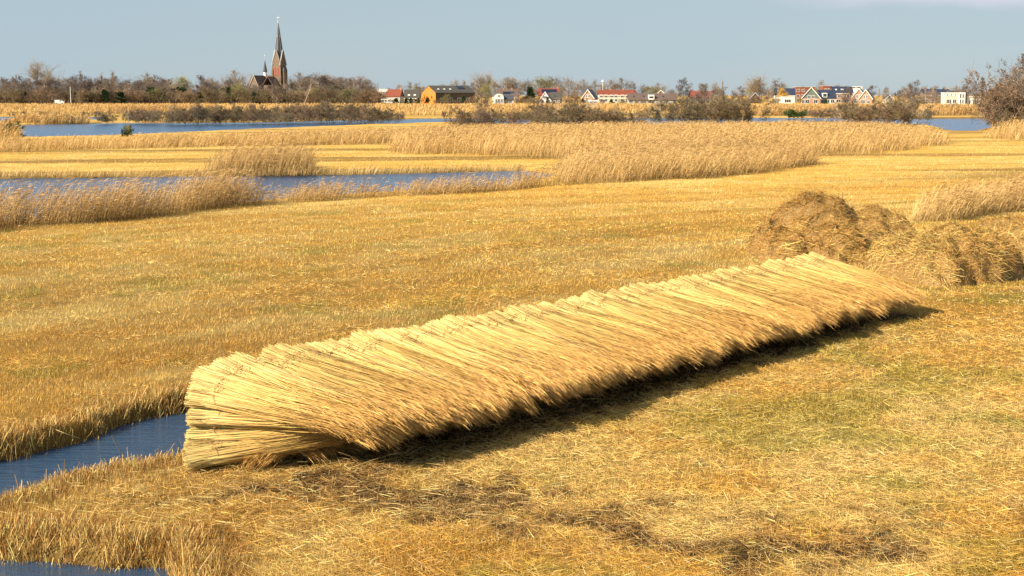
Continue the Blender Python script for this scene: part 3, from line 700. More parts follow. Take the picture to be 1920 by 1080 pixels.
heap('long low heap of pale reed waste beyond the end of the stack', [lump(1700, 508, 436, 48, 1.3), lump(1790, 512, 425, 52, 1.4), lump(1750, 520, 450, 44, 1.1), lump(1845, 505, 420, 34, 1.3)], 27000, 0.55, 0.2, seed=3)
heap('small heap of yellow reed cut off by the right edge of the view', [lump(1888, 465, 402, 34, 1.4), lump(1945, 470, 405, 40, 1.4), lump(1915, 490, 430, 36, 1.2)], 14000, 0.5, 0.2, seed=4)

# ------------------------------------------------------------------ trees and bushes
def grow(seed, H, kind):
    """returns (stem mesh, crown mesh) of a leafless tree or bush, base at the origin"""
    g = np.random.default_rng(seed)
    K = dict( # crown base, branch count, branch length share, angle from vertical (deg, bottom/top), profile, twig colour, bark colour, stems
        round=dict(cb=0.22, n1=20, l1=0.42, a0=68, a1=22, n2=8, n3=8, n4=5, tw=(0.20, 0.155, 0.115), bk=(0.16, 0.12, 0.09), tr=0.018, k=1.0),
        vase=dict(cb=0.12, n1=18, l1=0.74, a0=38, a1=12, n2=9, n3=8, n4=5, tw=(0.22, 0.165, 0.10), bk=(0.30, 0.24, 0.17), tr=0.022, k=1.0),
        alder=dict(cb=0.14, n1=26, l1=0.33, a0=72, a1=40, n2=8, n3=7, n4=5, tw=(0.15, 0.115, 0.095), bk=(0.13, 0.10, 0.08), tr=0.013, k=1.0),
        birch=dict(cb=0.22, n1=24, l1=0.28, a0=50, a1=25, n2=7, n3=8, n4=5, tw=(0.20, 0.145, 0.11), bk=(0.58, 0.52, 0.42), tr=0.012, k=1.0),
        poplar=dict(cb=0.12, n1=26, l1=0.24, a0=28, a1=10, n2=7, n3=6, n4=4, tw=(0.25, 0.17, 0.10), bk=(0.22, 0.17, 0.12), tr=0.013, k=1.0),
        willow=dict(cb=0.15, n1=20, l1=0.50, a0=70, a1=25, n2=9, n3=9, n4=6, tw=(0.21, 0.19, 0.08), bk=(0.17, 0.13, 0.08), tr=0.02, k=1.1),
        golden=dict(cb=0.12, n1=22, l1=0.48, a0=70, a1=25, n2=9, n3=9, n4=6, tw=(0.50, 0.30, 0.05), bk=(0.25, 0.17, 0.08), tr=0.02, k=1.1),
        evergreen=dict(cb=0.05, n1=30, l1=0.30, a0=80, a1=35, n2=8, n3=8, n4=7, tw=(0.040, 0.065, 0.025), bk=(0.10, 0.07, 0.05), tr=0.018, k=1.4),
        sparse=dict(cb=0.35, n1=9, l1=0.26, a0=55, a1=30, n2=5, n3=5, n4=2, tw=(0.30, 0.22, 0.15), bk=(0.55, 0.46, 0.34), tr=0.012, k=0.8),
    )
    if kind in K:
        q = K[kind]; stems = [(np.zeros(3), np.array([g.normal(0, .04), g.normal(0, .04), 1.0]), H * 0.93)]
    else:
        q = dict(shrub=dict(cb=0.05, n1=9, l1=0.42, a0=62, a1=25, n2=6, n3=6, n4=4, tw=(0.155, 0.118, 0.068), bk=(0.24, 0.19, 0.13), tr=0.014, k=1.0),
                 redshrub=dict(cb=0.05, n1=9, l1=0.42, a0=60, a1=25, n2=6, n3=6, n4=4, tw=(0.175, 0.115, 0.07), bk=(0.22, 0.15, 0.10), tr=0.014, k=1.0),
                 greenbush=dict(cb=0.02, n1=12, l1=0.45, a0=75, a1=30, n2=7, n3=7, n4=5, tw=(0.05, 0.075, 0.02), bk=(0.10, 0.08, 0.05), tr=0.012, k=1.2))[kind]
        stems = []
        for i in range(8):
            a = g.uniform(0, 6.28); rr = g.uniform(0, 0.5) * H; t = g.uniform(0.15, 0.75)
            stems.append((np.array([math.cos(a) * rr, math.sin(a) * rr, 0]), np.array([math.cos(a) * t, math.sin(a) * t, 1.0]), H * g.uniform(0.6, 0.95)))
    bk = np.array(q['bk']); tw = np.array(q['tw']) * 1.35
    st = Rib(); cr = Rib()
    kk = 6
    B = np.array([s_[0] for s_ in stems]); D = np.array([s_[1] for s_ in stems]); D /= np.linalg.norm(D, axis=1, keepdims=True); L = np.array([s_[2] for s_ in stems])
    P = curved(B, D, L, g.normal(0, 0.05, B.shape), kk)
    P[:, 0, 2] -= 0.15
    st.add_prism(P, (H * q['tr'] * np.linspace(1, 0.25, kk))[None] * np.ones((len(B), 1)) * (0.6 if len(stems) > 1 else 1), bk[None, None], 6)
    def children(P, Lp, n, share, a0, a1, t0, t1, up, jl=0.3):
        m, k, _ = P.shape; t = g.uniform(t0, t1, (m, n)); f = t * (k - 1); i = np.clip(f.astype(int), 0, k - 2); fr = f - i
        idx = np.arange(m)[:, None]; A = P[idx, i]; Bp = P[idx, i + 1]; b = A + (Bp - A) * fr[..., None]
        T = Bp - A; T /= np.maximum(np.linalg.norm(T, axis=-1, keepdims=True), 1e-9)
        ang = np.radians(a0 + (a1 - a0) * ((t - t0) / max(t1 - t0, 1e-6)) + g.normal(0, 9, t.shape))
        rv = g.normal(0, 1, T.shape); pv = rv - T * (rv * T).sum(-1, keepdims=True); pv /= np.linalg.norm(pv, axis=-1, keepdims=True)
        d = T * np.cos(ang)[..., None] + pv * np.sin(ang)[..., None]; d[..., 2] += up
        d /= np.linalg.norm(d, axis=-1, keepdims=True)
        l = share * np.asarray(Lp)[:, None] * np.exp(g.normal(0, jl, t.shape)) * (1.0 - 0.5 * np.clip((t - t0) / max(t1 - t0, 1e-6), 0, 1) ** 2)
        return b.reshape(-1, 3), d.reshape(-1, 3), l.reshape(-1), t.reshape(-1)
    b, d, l, t = children(P, L, q['n1'], q['l1'], q['a0'], q['a1'], q['cb'], 1.0, 0.15, 0.2)
    P1 = curved(b, d, l, np.stack([g.normal(0, .1, len(b)), g.normal(0, .1, len(b)), np.full(len(b), 0.18)], 1), 5)
    r1 = l * 0.018
    st.add_prism(P1, r1[:, None] * np.linspace(1, 0.3, 5)[None], bk[None, None], 4)
    b, d, l, t = children(P1, l, q['n2'], 0.48, 45, 35, 0.25, 1.0, 0.12)
    P2 = curved(b, d, l, g.normal(0, .08, b.shape), 4)
    st.add_prism(P2, (l * 0.014)[:, None] * np.linspace(1, 0.3, 4)[None], (bk * 0.9)[None, None], 3)
    b, d, l, t = children(P2, l, q['n3'], 0.52, 45, 35, 0.2, 1.0, 0.08)
    P3 = curved(b, d, l, g.normal(0, .1, b.shape), 3)
    cc = tw * np.exp(g.normal(0, 0.2, len(b)))[:, None]
    wmin = 0.0075 * H ** 0.4 * (1.3 if kind in ('shrub', 'redshrub') else 1)
    cr.add(P3, np.maximum(l * 0.016, wmin * 1.6)[:, None] * np.array([[1, .7, .4]]), g.normal(0, 1, b.shape), cc[:, None, :])
    b, d, l, t = children(P3, l, q['n4'], 0.70, 45, 35, 0.2, 1.0, 0.05)
    cc = tw * np.exp(g.normal(0, 0.25, len(b)))[:, None]
    wt = (wmin * 2.0 if kind not in ('evergreen', 'greenbush') else H * 0.020) * q['k']
    cr.add(curved(b, d, l, g.normal(0, .12, b.shape), 3), wt * g.uniform(0.6, 1.3, len(b))[:, None] * np.array([[1, 1, .3]]), g.normal(0, 1, b.shape), cc[:, None, :])
    # a knobbly fruiting alder carries cones and buds: short dark blobs of twigs
    if kind == 'alder':
        m = g.random(len(b)) < 0.12
        cr.add(curved(b[m], d[m], np.full(m.sum(), H * 0.02), g.normal(0, .1, (m.sum(), 3)), 2), np.full((m.sum(), 1), H * 0.012), g.normal(0, 1, (m.sum(), 3)), np.array([[[0.10, 0.06, 0.05]]]))
    zt_ = np.percentile(np.concatenate(cr.V)[:, 2], 99.3); f_ = H / zt_
    st.V = [v_ * f_ for v_ in st.V]; cr.V = [v_ * f_ for v_ in cr.V]
    a = st.mesh('trunk'); a.materials.append(M_bark); c_ = cr.mesh('crown'); c_.materials.append(M_twig)
    return a, c_
TREEM = {}
REF = dict(round=15, vase=22, alder=14, birch=14, poplar=18, willow=10, golden=9, evergreen=9, sparse=7, shrub=3.6, redshrub=3.6, greenbush=2.5)
NVAR = dict(round=4, vase=2, alder=3, birch=3, poplar=2, willow=2, golden=1, evergreen=2, sparse=3, shrub=4, redshrub=2, greenbush=2)
for k_, h_ in REF.items():
    TREEM[k_] = [grow(hash(k_) % 1 + 1000 + i * 13 + len(k_) * 7, h_, k_) for i in range(NVAR[k_])]
tr_r = random.Random(11)
DESC = dict(round='round-crowned bare brown tree', vase='broad pale fanned tree', alder='dark purple-brown bare tree', birch='reddish pale-trunked birch',
            poplar='slender upright bare tree', willow='yellow-green rounded willow', golden='golden weeping willow', evergreen='dark green evergreen',
            sparse='thin pale leafless sapling', shrub='dense olive-brown bare bush', redshrub='reddish-brown bare bush', greenbush='low dark green bush')
LABELS = []          # (object, species, px, landmark set)
def tree(kind, px, pybase, pytop, D=None, wide=1.0, lab=None, marks='village', grp=None, lean=0.0, bury=0.0):
    if D is None: D = G(px, pybase)[1]
    X = W(px, pybase, D)[0]; H = W(px, pytop, D)[2]
    m = tr_r.choice(TREEM[kind]); bushy = kind in ('shrub', 'redshrub', 'greenbush', 'evergreen')
    o = empty('bush' if kind in ('shrub', 'redshrub', 'greenbush') else 'tree', (X, D, 0), tr_r.uniform(0, 6.28))
    wide *= 1.25 if marks == 'village' and kind in ('round', 'willow', 'vase') else 1
    s = H / REF[kind] * 1.02; o.scale = (s * wide * tr_r.uniform(0.9, 1.1), s * wide * tr_r.uniform(0.9, 1.1), s); o.rotation_euler[1] = 0
    if lean:
        o.rotation_euler = (0, lean, 0)
    a = link('stems' if o.name.startswith('bush') else 'trunk', m[0], None, o); b = link('twigs' if o.name.startswith('bush') else 'crown', m[1], None, o)
    tag(o, lab, 'bush' if o.name.startswith('bush') else 'tree', grp)
    LABELS.append((o, kind, px, marks, lab, H))
    return o
def scatter_row(x0, x1, step, kinds, base, top, D0, D1, jit=5, wide=(0.9, 1.2), marks='village', grp=None):
    x = x0
    while x < x1:
        k = tr_r.choice(kinds); D = tr_r.uniform(D0, D1)
        bt = 178 + 13185 / D
        tree(k, x + tr_r.uniform(-step * .3, step * .3), bt, (top(x) if callable(top) else top) + tr_r.uniform(-jit, jit), D, tr_r.uniform(*wide), None, marks, grp)
        x += step * tr_r.uniform(0.8, 1.2)
def prof(pts):
    xs, ys = zip(*pts); return lambda x: float(np.interp(x, xs, ys))
skyl = prof([(-60, 152), (0, 152), (30, 147), (60, 150), (110, 146), (140, 152), (170, 150), (200, 146), (240, 152), (285, 147), (320, 152), (350, 158), (368, 166), (385, 150), (410, 152), (440, 150), (470, 160), (540, 158), (560, 146), (600, 143), (640, 148), (680, 152), (700, 160), (708, 172)])
# the wood left of and around the church
for a in [('vase', 73, 116, 900, 1.0), ('birch', 32, 141, 820, 1.0), ('vase', 97, 131, 930, .7), ('poplar', 152, 133, 850, .8), ('alder', 133, 142, 830, 1.0), ('alder', 165, 141, 820, .9), ('alder', 176, 146, 840, .9),
          ('poplar', 194, 138, 850, .8), ('poplar', 214, 133, 860, .85), ('alder', 232, 150, 830, 1.0), ('alder', 252, 152, 840, 1.0), ('round', 283, 139, 860, 1.0), ('alder', 301, 142, 830, 1.0),
          ('willow', 345, 145, 850, 1.1), ('alder', 381, 142, 830, .8), ('round', 402, 146, 870, 1.0), ('round', 441, 133, 960, 1.1), ('willow', 448, 158, 780, 1.2), ('birch', 25, 160, 790, .8), ('birch', 31, 158, 790, .9),
          ('birch', 175, 163, 800, .8), ('birch', 182, 160, 800, .9), ('birch', 196, 162, 805, .9), ('birch', 388, 165, 790, .8), ('alder', 520, 148, 770, .75), ('round', 562, 138, 840, 1.2), ('round', 604, 137, 850, 1.1), ('alder', 580, 150, 800, 1.1),
          ('willow', 625, 158, 800, .9), ('round', 622, 144, 900, 1.1), ('alder', 655, 146, 850, 1.1), ('round', 672, 144, 880, 1.1), ('birch', 692, 150, 830, 1.1), ('birch', 566, 152, 800, 1.0), ('birch', 500, 162, 790, .8), ('round', 478, 160, 800, .8), ('round', 488, 160, 790, 1.2), ('birch', 512, 166, 780, 1.2), ('round', 472, 163, 785, 1.1), ('alder', 508, 160, 785, 1.0), ('round', 530, 164, 790, 1.2), ('alder', 545, 156, 800, 1.1)]:
    tree(a[0], a[1], 178 + 13185 / a[3], a[2], a[3], a[4])
scatter_row(-55, 706, 7, ['round', 'alder', 'birch', 'alder', 'birch', 'round'], None, lambda x: skyl(x) + 1, 800, 890, 5, (1.1, 1.5))
scatter_row(-55, 706, 13, ['shrub', 'redshrub', 'redshrub', 'evergreen', 'shrub', 'willow'], None, lambda x: 169, 770, 800, 5, (1.1, 1.7))
# trees among and behind the houses
for a in [('round', 770, 153, 1050, .9), ('round', 781, 155, 1060, 1.0), ('round', 851, 151, 1080, 1.0), ('round', 872, 151, 1090, 1.0), ('alder', 884, 155, 1080, .9), ('vase', 903, 138, 1000, 1.0), ('vase', 917, 138, 1000, .8), ('willow', 911, 156, 900, 1.1), ('round', 926, 152, 1000, .9),
          ('round', 941, 146, 1050, 1.1), ('round', 958, 147, 1050, 1.1), ('round', 972, 147, 1050, 1.1), ('round', 988, 149, 1050, 1.0), ('willow', 1015, 145, 1060, 1.1), ('willow', 1030, 145, 1060, 1.1), ('round', 1045, 144, 1050, 1.0), ('round', 1067, 145, 1020, 1.1), ('round', 1083, 156, 1000, .9),
          ('round', 1100, 150, 1040, 1.0), ('round', 1116, 150, 1040, 1.0), ('round', 1137, 150, 1060, 1.1), ('round', 1171, 147, 1050, 1.1), ('round', 1190, 155, 1060, .9), ('round', 1205, 158, 1060, .9), ('round', 1236, 156, 1040, 1.1), ('alder', 1280, 147, 820, 1.2), ('alder', 1316, 157, 800, .9), ('round', 1340, 154, 830, .8),
          ('poplar', 1354, 151, 780, .7), ('sparse', 1381, 164, 800, 1.0), ('vase', 1414, 142, 1000, 1.1), ('round', 1424, 146, 1000, 1.1), ('round', 1452, 148, 1000, 1.0), ('round', 1466, 154, 1000, .9), ('birch', 1442, 164, 900, 1.2), ('golden', 1464, 166, 880, 1.3), ('round', 1540, 151, 1100, 1.1),
          ('evergreen', 995, 164, 880, 1.1), ('evergreen', 770, 184, 800, 1.3), ('evergreen', 785, 184, 800, 1.3), ('evergreen', 802, 183, 800, 1.3), ('evergreen', 742, 184, 790, 1.4), ('evergreen', 762, 184, 800, 1.3), ('golden', 796, 178, 810, .8), ('willow', 838, 176, 820, 1.1), ('evergreen', 870, 180, 810, 1.0),
          ('redshrub', 885, 180, 800, 1.2), ('redshrub', 985, 180, 830, 1.4), ('evergreen', 1027, 182, 800, 1.0), ('shrub', 1000, 182, 800, 1.4), ('redshrub', 1060, 172, 880, 1.4), ('birch', 1075, 168, 870, 1.0), ('redshrub', 1090, 178, 870, 1.4), ('alder', 1336, 168, 820, 1.0), ('birch', 1262, 168, 830, 1.0), ('birch', 1250, 174, 830, 1.0),
          ('poplar', 1648, 165, 1150, .9), ('poplar', 1665, 164, 1150, .8), ('round', 1693, 162, 850, 1.2), ('alder', 1710, 151, 700, .9), ('birch', 1700, 165, 800, 1.2), ('birch', 1722, 168, 800, 1.1), ('birch', 1735, 162, 760, 1.0), ('alder', 1748, 162, 780, .9), ('round', 1755, 170, 720, 1.0), ('alder', 1769, 163, 950, .8),
          ('round', 1790, 161, 1000, 1.0), ('alder', 1816, 148, 800, 1.1), ('alder', 1806, 160, 820, .8), ('round', 1850, 166, 1100, 1.4), ('round', 1870, 168, 1100, 1.4), ('poplar', 1848, 168, 780, .8), ('poplar', 1858, 165, 780, .8), ('birch', 1868, 160, 760, 1.0), ('willow', 1838, 176, 1000, 1.3), ('round', 1655, 176, 900, 1.2),
          ('birch', 1745, 172, 690, 1.1), ('birch', 1752, 176, 690, 1.0), ('redshrub', 1725, 184, 700, 1.3), ('willow', 1500, 182, 800, 1.0), ('evergreen', 1548, 186, 800, 1.2), ('redshrub', 1425, 178, 850, 1.5), ('redshrub', 1400, 182, 850, 1.5), ('birch', 1440, 172, 850, 1.1)]:
    tree(a[0], a[1], 178 + 13185 / a[3], a[2], a[3], a[4])
scatter_row(700, 1960, 26, ['round', 'round', 'willow', 'alder', 'birch'], None, lambda x: 162, 1000, 1150, 5, (1.1, 1.5))
scatter_row(192, 752, 15, ['shrub', 'shrub', 'redshrub', 'shrub', 'redshrub', 'sparse'], None, prof([(190, 214), (230, 206), (300, 212), (370, 204), (430, 204), (500, 203), (560, 202), (640, 200), (700, 206), (750, 214)]), 246, 268, 7, (1.1, 1.6), 'lake')
scatter_row(700, 1480, 19, ['shrub', 'redshrub', 'evergreen', 'shrub'], None, lambda x: 186, 790, 810, 2, (1.0, 1.6))
scatter_row(1640, 1960, 22, ['shrub', 'redshrub', 'shrub'], None, lambda x: 184, 900, 960, 3, (1.0, 1.6))
# bushes on the lake shores
L2 = 'lake'
for a in [('shrub', 235, 229, 205, 1.1), ('redshrub', 262, 230, 203, 1.2), ('shrub', 290, 231, 205, 1.2), ('shrub', 318, 232, 208, 1.1), ('redshrub', 345, 232, 206, 1.2), ('alder', 372, 232, 190, .7), ('shrub', 365, 232, 200, 1.2), ('shrub', 405, 231, 203, 1.2), ('shrub', 432, 230, 200, 1.3), ('alder', 437, 230, 190, .6),
          ('shrub', 462, 230, 206, 1.1), ('shrub', 482, 229, 196, 1.2), ('redshrub', 505, 229, 203, 1.2), ('sparse', 520, 228, 183, 1.0), ('shrub', 533, 228, 198, 1.3), ('shrub', 560, 228, 196, 1.3), ('shrub', 588, 227, 192, 1.3), ('redshrub', 612, 227, 198, 1.3), ('shrub', 636, 226, 195, 1.3), ('shrub', 665, 226, 196, 1.4),
          ('redshrub', 692, 226, 205, 1.3), ('shrub', 715, 225, 208, 1.4), ('shrub', 740, 224, 212, 1.3), ('redshrub', 838, 223, 205, .9), ('sparse', 322, 232, 196, 1.0), ('redshrub', 200, 230, 215, 1.2),
          ('redshrub', 130, 229, 214, 1.3), ('redshrub', 155, 229, 218, 1.3), ('shrub', 23, 219, 209, 1.0), ('shrub', 44, 219, 208, 1.0), ('shrub', 80, 219, 208, 1.3), ('shrub', 156, 219, 208, 1.0), ('shrub', 168, 219, 211, 1.0)]:
    tree(a[0], a[1], a[2], a[3], None, a[4], None, L2)
NG = 'near'
for a in [('shrub', 880, 246, 204, 1.2), ('alder', 908, 248, 170, .7), ('redshrub', 900, 246, 200, 1.3), ('shrub', 925, 246, 204, 1.2), ('redshrub', 948, 236, 204, 1.3), ('greenbush', 975, 224, 210, 1.4), ('alder', 1013, 240, 186, .6), ('shrub', 1010, 242, 204, 1.2), ('shrub', 1040, 243, 196, 1.3), ('redshrub', 1028, 238, 192, 1.0),
          ('shrub', 1062, 244, 194, 1.3), ('shrub', 1088, 244, 196, 1.4), ('shrub', 1115, 245, 200, 1.4), ('redshrub', 1140, 245, 200, 1.3), ('redshrub', 1165, 244, 203, 1.3), ('shrub', 1190, 243, 206, 1.3), ('redshrub', 980, 250, 226, 1.3), ('redshrub', 860, 252, 232, 1.2),
          ('birch', 1232, 231, 191, .9), ('shrub', 1245, 233, 196, 1.2), ('shrub', 1268, 234, 193, 1.3), ('shrub', 1292, 235, 190, 1.3), ('alder', 1312, 232, 168, .8), ('shrub', 1316, 235, 185, 1.3), ('shrub', 1342, 236, 182, 1.3), ('shrub', 1365, 236, 180, 1.3), ('alder', 1352, 234, 165, .7), ('shrub', 1388, 235, 188, 1.2), ('alder', 1375, 234, 172, .7), ('redshrub', 1402, 234, 202, 1.0),
          ('greenbush', 1493, 221, 206, 1.7), ('redshrub', 1525, 223, 204, 1.4), ('redshrub', 1548, 223, 203, 1.4), ('redshrub', 1572, 224, 203, 1.4), ('redshrub', 1518, 218, 205, 1.6),
          ('alder', 1592, 234, 163, .7), ('shrub', 1600, 234, 196, 1.3), ('redshrub', 1622, 235, 196, 1.4), ('shrub', 1645, 235, 192, 1.4), ('redshrub', 1668, 234, 188, 1.3), ('alder', 1672, 232, 172, .9), ('shrub', 1690, 234, 188, 1.3), ('shrub', 1712, 232, 196, 1.3), ('alder', 1706, 230, 168, .8), ('shrub', 1735, 226, 206, 1.2), ('redshrub', 1782, 210, 194, 1.2),
          ('redshrub', 1884, 242, 168, .8), ('round', 1902, 244, 128, .8), ('redshrub', 1912, 243, 132, 1.0), ('round', 1918, 244, 116, .9), ('redshrub', 1886, 243, 158, .9), ('alder', 1925, 243, 104, 1.1), ('round', 1890, 240, 140, .7), ('redshrub', 1895, 242, 176, 1.2), ('shrub', 1905, 246, 205, 1.5), ('round', 1950, 242, 100, 1.0), ('redshrub', 1925, 244, 160, 1.2), ('shrub', 1878, 243, 208, 1.0), ('round', 1880, 236, 160, .6),
          ('greenbush', 22, 256, 229, 1.1), ('redshrub', 5, 254, 226, 1.2), ('greenbush', 237, 256, 236, 0.8), ('willow', 240, 256, 235, 1.1)]:
    tree(a[0], a[1], a[2], a[3], None, a[4], None, NG)
for px, pb, pt, ln in [(1044, 240, 184, 0.02), (1072, 242, 178, 0.50), (1100, 228, 174, 0.45), (1062, 238, 180, -.1), (1236, 231, 186, 0.05), (1314, 232, 176, 0.04), (1325, 232, 178, 0.12), (1586, 234, 186, -.6), (1652, 233, 190, 0.35), (1700, 232, 196, 0.6), (1716, 232, 192, 0.5), (1180, 242, 208, 0.4), (570, 196, 152, .35), (1740, 190, 160, 0.3)]:
    tree('sparse', px, pb, pt, None if pb > 200 else 760, 1.0, None, 'near', None, ln)
MARKS = dict(
    village=[(133, 'tall white pole'), (262, 'gap before the pale willow'), (525, 'church tower'), (742, 'red-roofed house'), (835, 'orange barn'), (935, 'white curved-roof house'), (1022, 'small white gable'), (1155, 'cream terrace'), (1225, 'white dormer'),
             (1315, 'dark red roof'), (1405, 'small brown gable'), (1525, 'green gable'), (1628, 'twin brick gables'), (1793, 'white flat-roofed house')],
    lake=[(133, 'tall white pole'), (237, 'lone bush in the reeds'), (365, 'dark lakeside alder'), (525, 'church tower'), (742, 'red-roofed house'), (835, 'right end of the lake strip')],
    near=[(22, 'left edge of the lake'), (237, 'lone bush in the reeds'), (908, 'alder before the barn'), (1085, 'leaning pale stems'), (1220, 'narrow water gap'), (1493, 'round green bush by the water'), (1628, 'twin brick gables'), (1793, 'white flat-roofed house'), (1925, 'right border of the view')])
def name_trees():
    by = {}
    for o, kind, px, marks, lab, H in LABELS:
        if lab: continue
        mk = min(MARKS[marks], key=lambda m: abs(m[0] - px)); side = 'left' if px < mk[0] else 'right'
        by.setdefault((marks, kind, mk, side), []).append((abs(px - mk[0]), o))
    for (marks, kind, mk, side), lst in by.items():
        lst.sort(key=lambda q: q[0])
        where = dict(village='far', lake='lakeshore', near='nearer')[marks]
        for i, (dd, o) in enumerate(lst):
            nth = '' if len(lst) == 1 else ('nearest ' if i == 0 else ordinal(i + 1) + ' ')
            o['label'] = f'{nth}{where} {DESC[kind]} {side} of the {mk[1]}'
            o['group'] = dict(village='trees and bushes of the village and its wood', lake='bushes on the far lake shore', near='bushes between the reeds and the lake')[marks]
name_trees()
# tangled undergrowth of the wood: nobody could count it
def undergrowth():
    g = np.random.default_rng(5); n = 16000
    px = g.uniform(-80, 712, n); Y = g.uniform(775, 900, n); X = (px - 960) / F * Y * 1.0
    b = np.stack([X, Y, g.uniform(0, 2.5, n)], 1); d = g.normal(0, 0.5, (n, 3)); d[:, 2] = 1
    rb = Rib(); c = np.where((g.random(n) < .35)[:, None], np.array([0.07, 0.08, 0.035]), np.array([0.16, 0.115, 0.085])) * np.exp(g.normal(0, .3, n))[:, None]
    rb.add(curved(b, d, g.uniform(1.0, 3.6, n), g.normal(0, .2, (n, 3)), 3), np.full((n, 1), 0.28) * np.array([[1, 1, .4]]), g.normal(0, 1, (n, 3)), c[:, None, :])
    tag(link('undergrowth', rb.mesh('undergrowth'), M_twig), 'dark tangled undergrowth filling the foot of the far wood', 'undergrowth', kind='stuff')
undergrowth()

# ------------------------------------------------------------------ buildings
MAT = dict(
    brown_brick=plain('brown_brick', (0.19, 0.13, 0.085), 0.85, .2, 1.5), brick=plain('brick', (0.36, 0.22, 0.15), 0.85, .2, 2), red_brick=plain('red_brick', (0.24, 0.075, 0.045), 0.85, .2, 2),
    white=plain('white_paint', (0.78, 0.77, 0.72), 0.6, .05), cream=plain('cream_render', (0.62, 0.57, 0.44), 0.8, .1), orange=plain('orange_cladding', (0.70, 0.19, 0.03), 0.7, .12),
    dark_wall=plain('dark_wall', (0.10, 0.075, 0.06), 0.8, .2), slate=plain('slate', (0.075, 0.078, 0.088), 0.55, .2, 1.5), slate_light=plain('light_slate', (0.26, 0.26, 0.27), 0.5, .15, 1.5), brown_tile=plain('brown_tile', (0.125, 0.085, 0.07), 0.7, .25, 1.5),
    red_tile=plain('red_tile', (0.21, 0.055, 0.030), 0.75, .2, 1.5), dark_red_tile=plain('dark_red_tile', (0.22, 0.065, 0.045), 0.8, .2, 1.5), navy=plain('navy_tile', (0.030, 0.040, 0.070), 0.45, .2, 1.5), thatch=plain('grey_roof', (0.075, 0.068, 0.060), 0.9, .2, 1.5),
    glass=plain('window_glass', (0.03, 0.04, 0.05), 0.08, .1, 1, .6), louvre=plain('louvre', (0.42, 0.09, 0.06), 0.7, .1), metal=plain('galvanised', (0.55, 0.55, 0.55), 0.4, .05, 1, .5), solar=plain('solar_panel', (0.015, 0.02, 0.05), 0.2, .1),
    green_board=plain('green_boarding', (0.12, 0.16, 0.14), 0.8, .1), teal=plain('pale_green_paint', (0.35, 0.55, 0.48), 0.7, .1), grey=plain('grey_render', (0.45, 0.43, 0.38), 0.8, .1), dark=plain('tyre_rubber', (0.02, 0.02, 0.02), 0.8, .1))
class MB:
    def __init__(s): s.v = []; s.f = []
    def box(s, x0, x1, y0, y1, z0, z1):
        b = len(s.v); s.v += [(x0, y0, z0), (x1, y0, z0), (x1, y1, z0), (x0, y1, z0), (x0, y0, z1), (x1, y0, z1), (x1, y1, z1), (x0, y1, z1)]
        s.f += [tuple(b + i for i in q) for q in ((0, 3, 2, 1), (4, 5, 6, 7), (0, 1, 5, 4), (1, 2, 6, 5), (2, 3, 7, 6), (3, 0, 4, 7))]; return s
    def poly(s, pts, faces): b = len(s.v); s.v += list(pts); s.f += [tuple(b + i for i in q) for q in faces]; return s
    def slab(s, a, b_, c, d, th):
        """a thick plate on the quad a b c d (counter-clockwise from outside)"""
        a, b_, c, d = map(Vector, (a, b_, c, d)); n = (b_ - a).cross(c - a).normalized() * th
        P = [a, b_, c, d, a - n, b_ - n, c - n, d - n]
        return s.poly([tuple(p) for p in P], ((0, 1, 2, 3), (7, 6, 5, 4), (0, 4, 5, 1), (1, 5, 6, 2), (2, 6, 7, 3), (3, 7, 4, 0)))
    def cone(s, cx, cy, z0, z1, r0, r1, n=8, off=0.0):
        b = len(s.v)
        for z, r_ in ((z0, r0), (z1, r1)):
            for i in range(n):
                a = 2 * math.pi * i / n + off; s.v.append((cx + r_ * math.cos(a), cy + r_ * math.sin(a), z))
        for i in range(n): s.f.append((b + i, b + (i + 1) % n, b + n + (i + 1) % n, b + n + i))
        s.f.append(tuple(b + n + i for i in range(n))); s.f.append(tuple(b + i for i in reversed(range(n)))); return s
    def build(s, name, mat, parent=None):
        me = bpy.data.meshes.new(name); me.from_pydata(s.v, [], s.f); me.update()
        return link(name, me, MAT[mat] if isinstance(mat, str) else mat, parent)
def window(root, x, z, w_, h, y, frame='white', bars=1, pane='glass', name='window'):
    """a framed window on a wall facing -y at depth y"""
    f = MB(); t = 0.16
    f.box(x - w_ / 2 - t, x - w_ / 2, y - .12, y + .02, z - t, z + h + t).box(x + w_ / 2, x + w_ / 2 + t, y - .12, y + .02, z - t, z + h + t)
    f.box(x - w_ / 2, x + w_ / 2, y - .12, y + .02, z + h, z + h + t).box(x - w_ / 2, x + w_ / 2, y - .12, y + .02, z - t, z)
    for i in range(bars): xx = x - w_ / 2 + w_ * (i + 1) / (bars + 1); f.box(xx - .06, xx + .06, y - .10, y - .04, z, z + h)
    o = f.build(name, frame, root); MB().box(x - w_ / 2, x + w_ / 2, y - .03, y + .01, z, z + h).build('pane', pane, o); return o
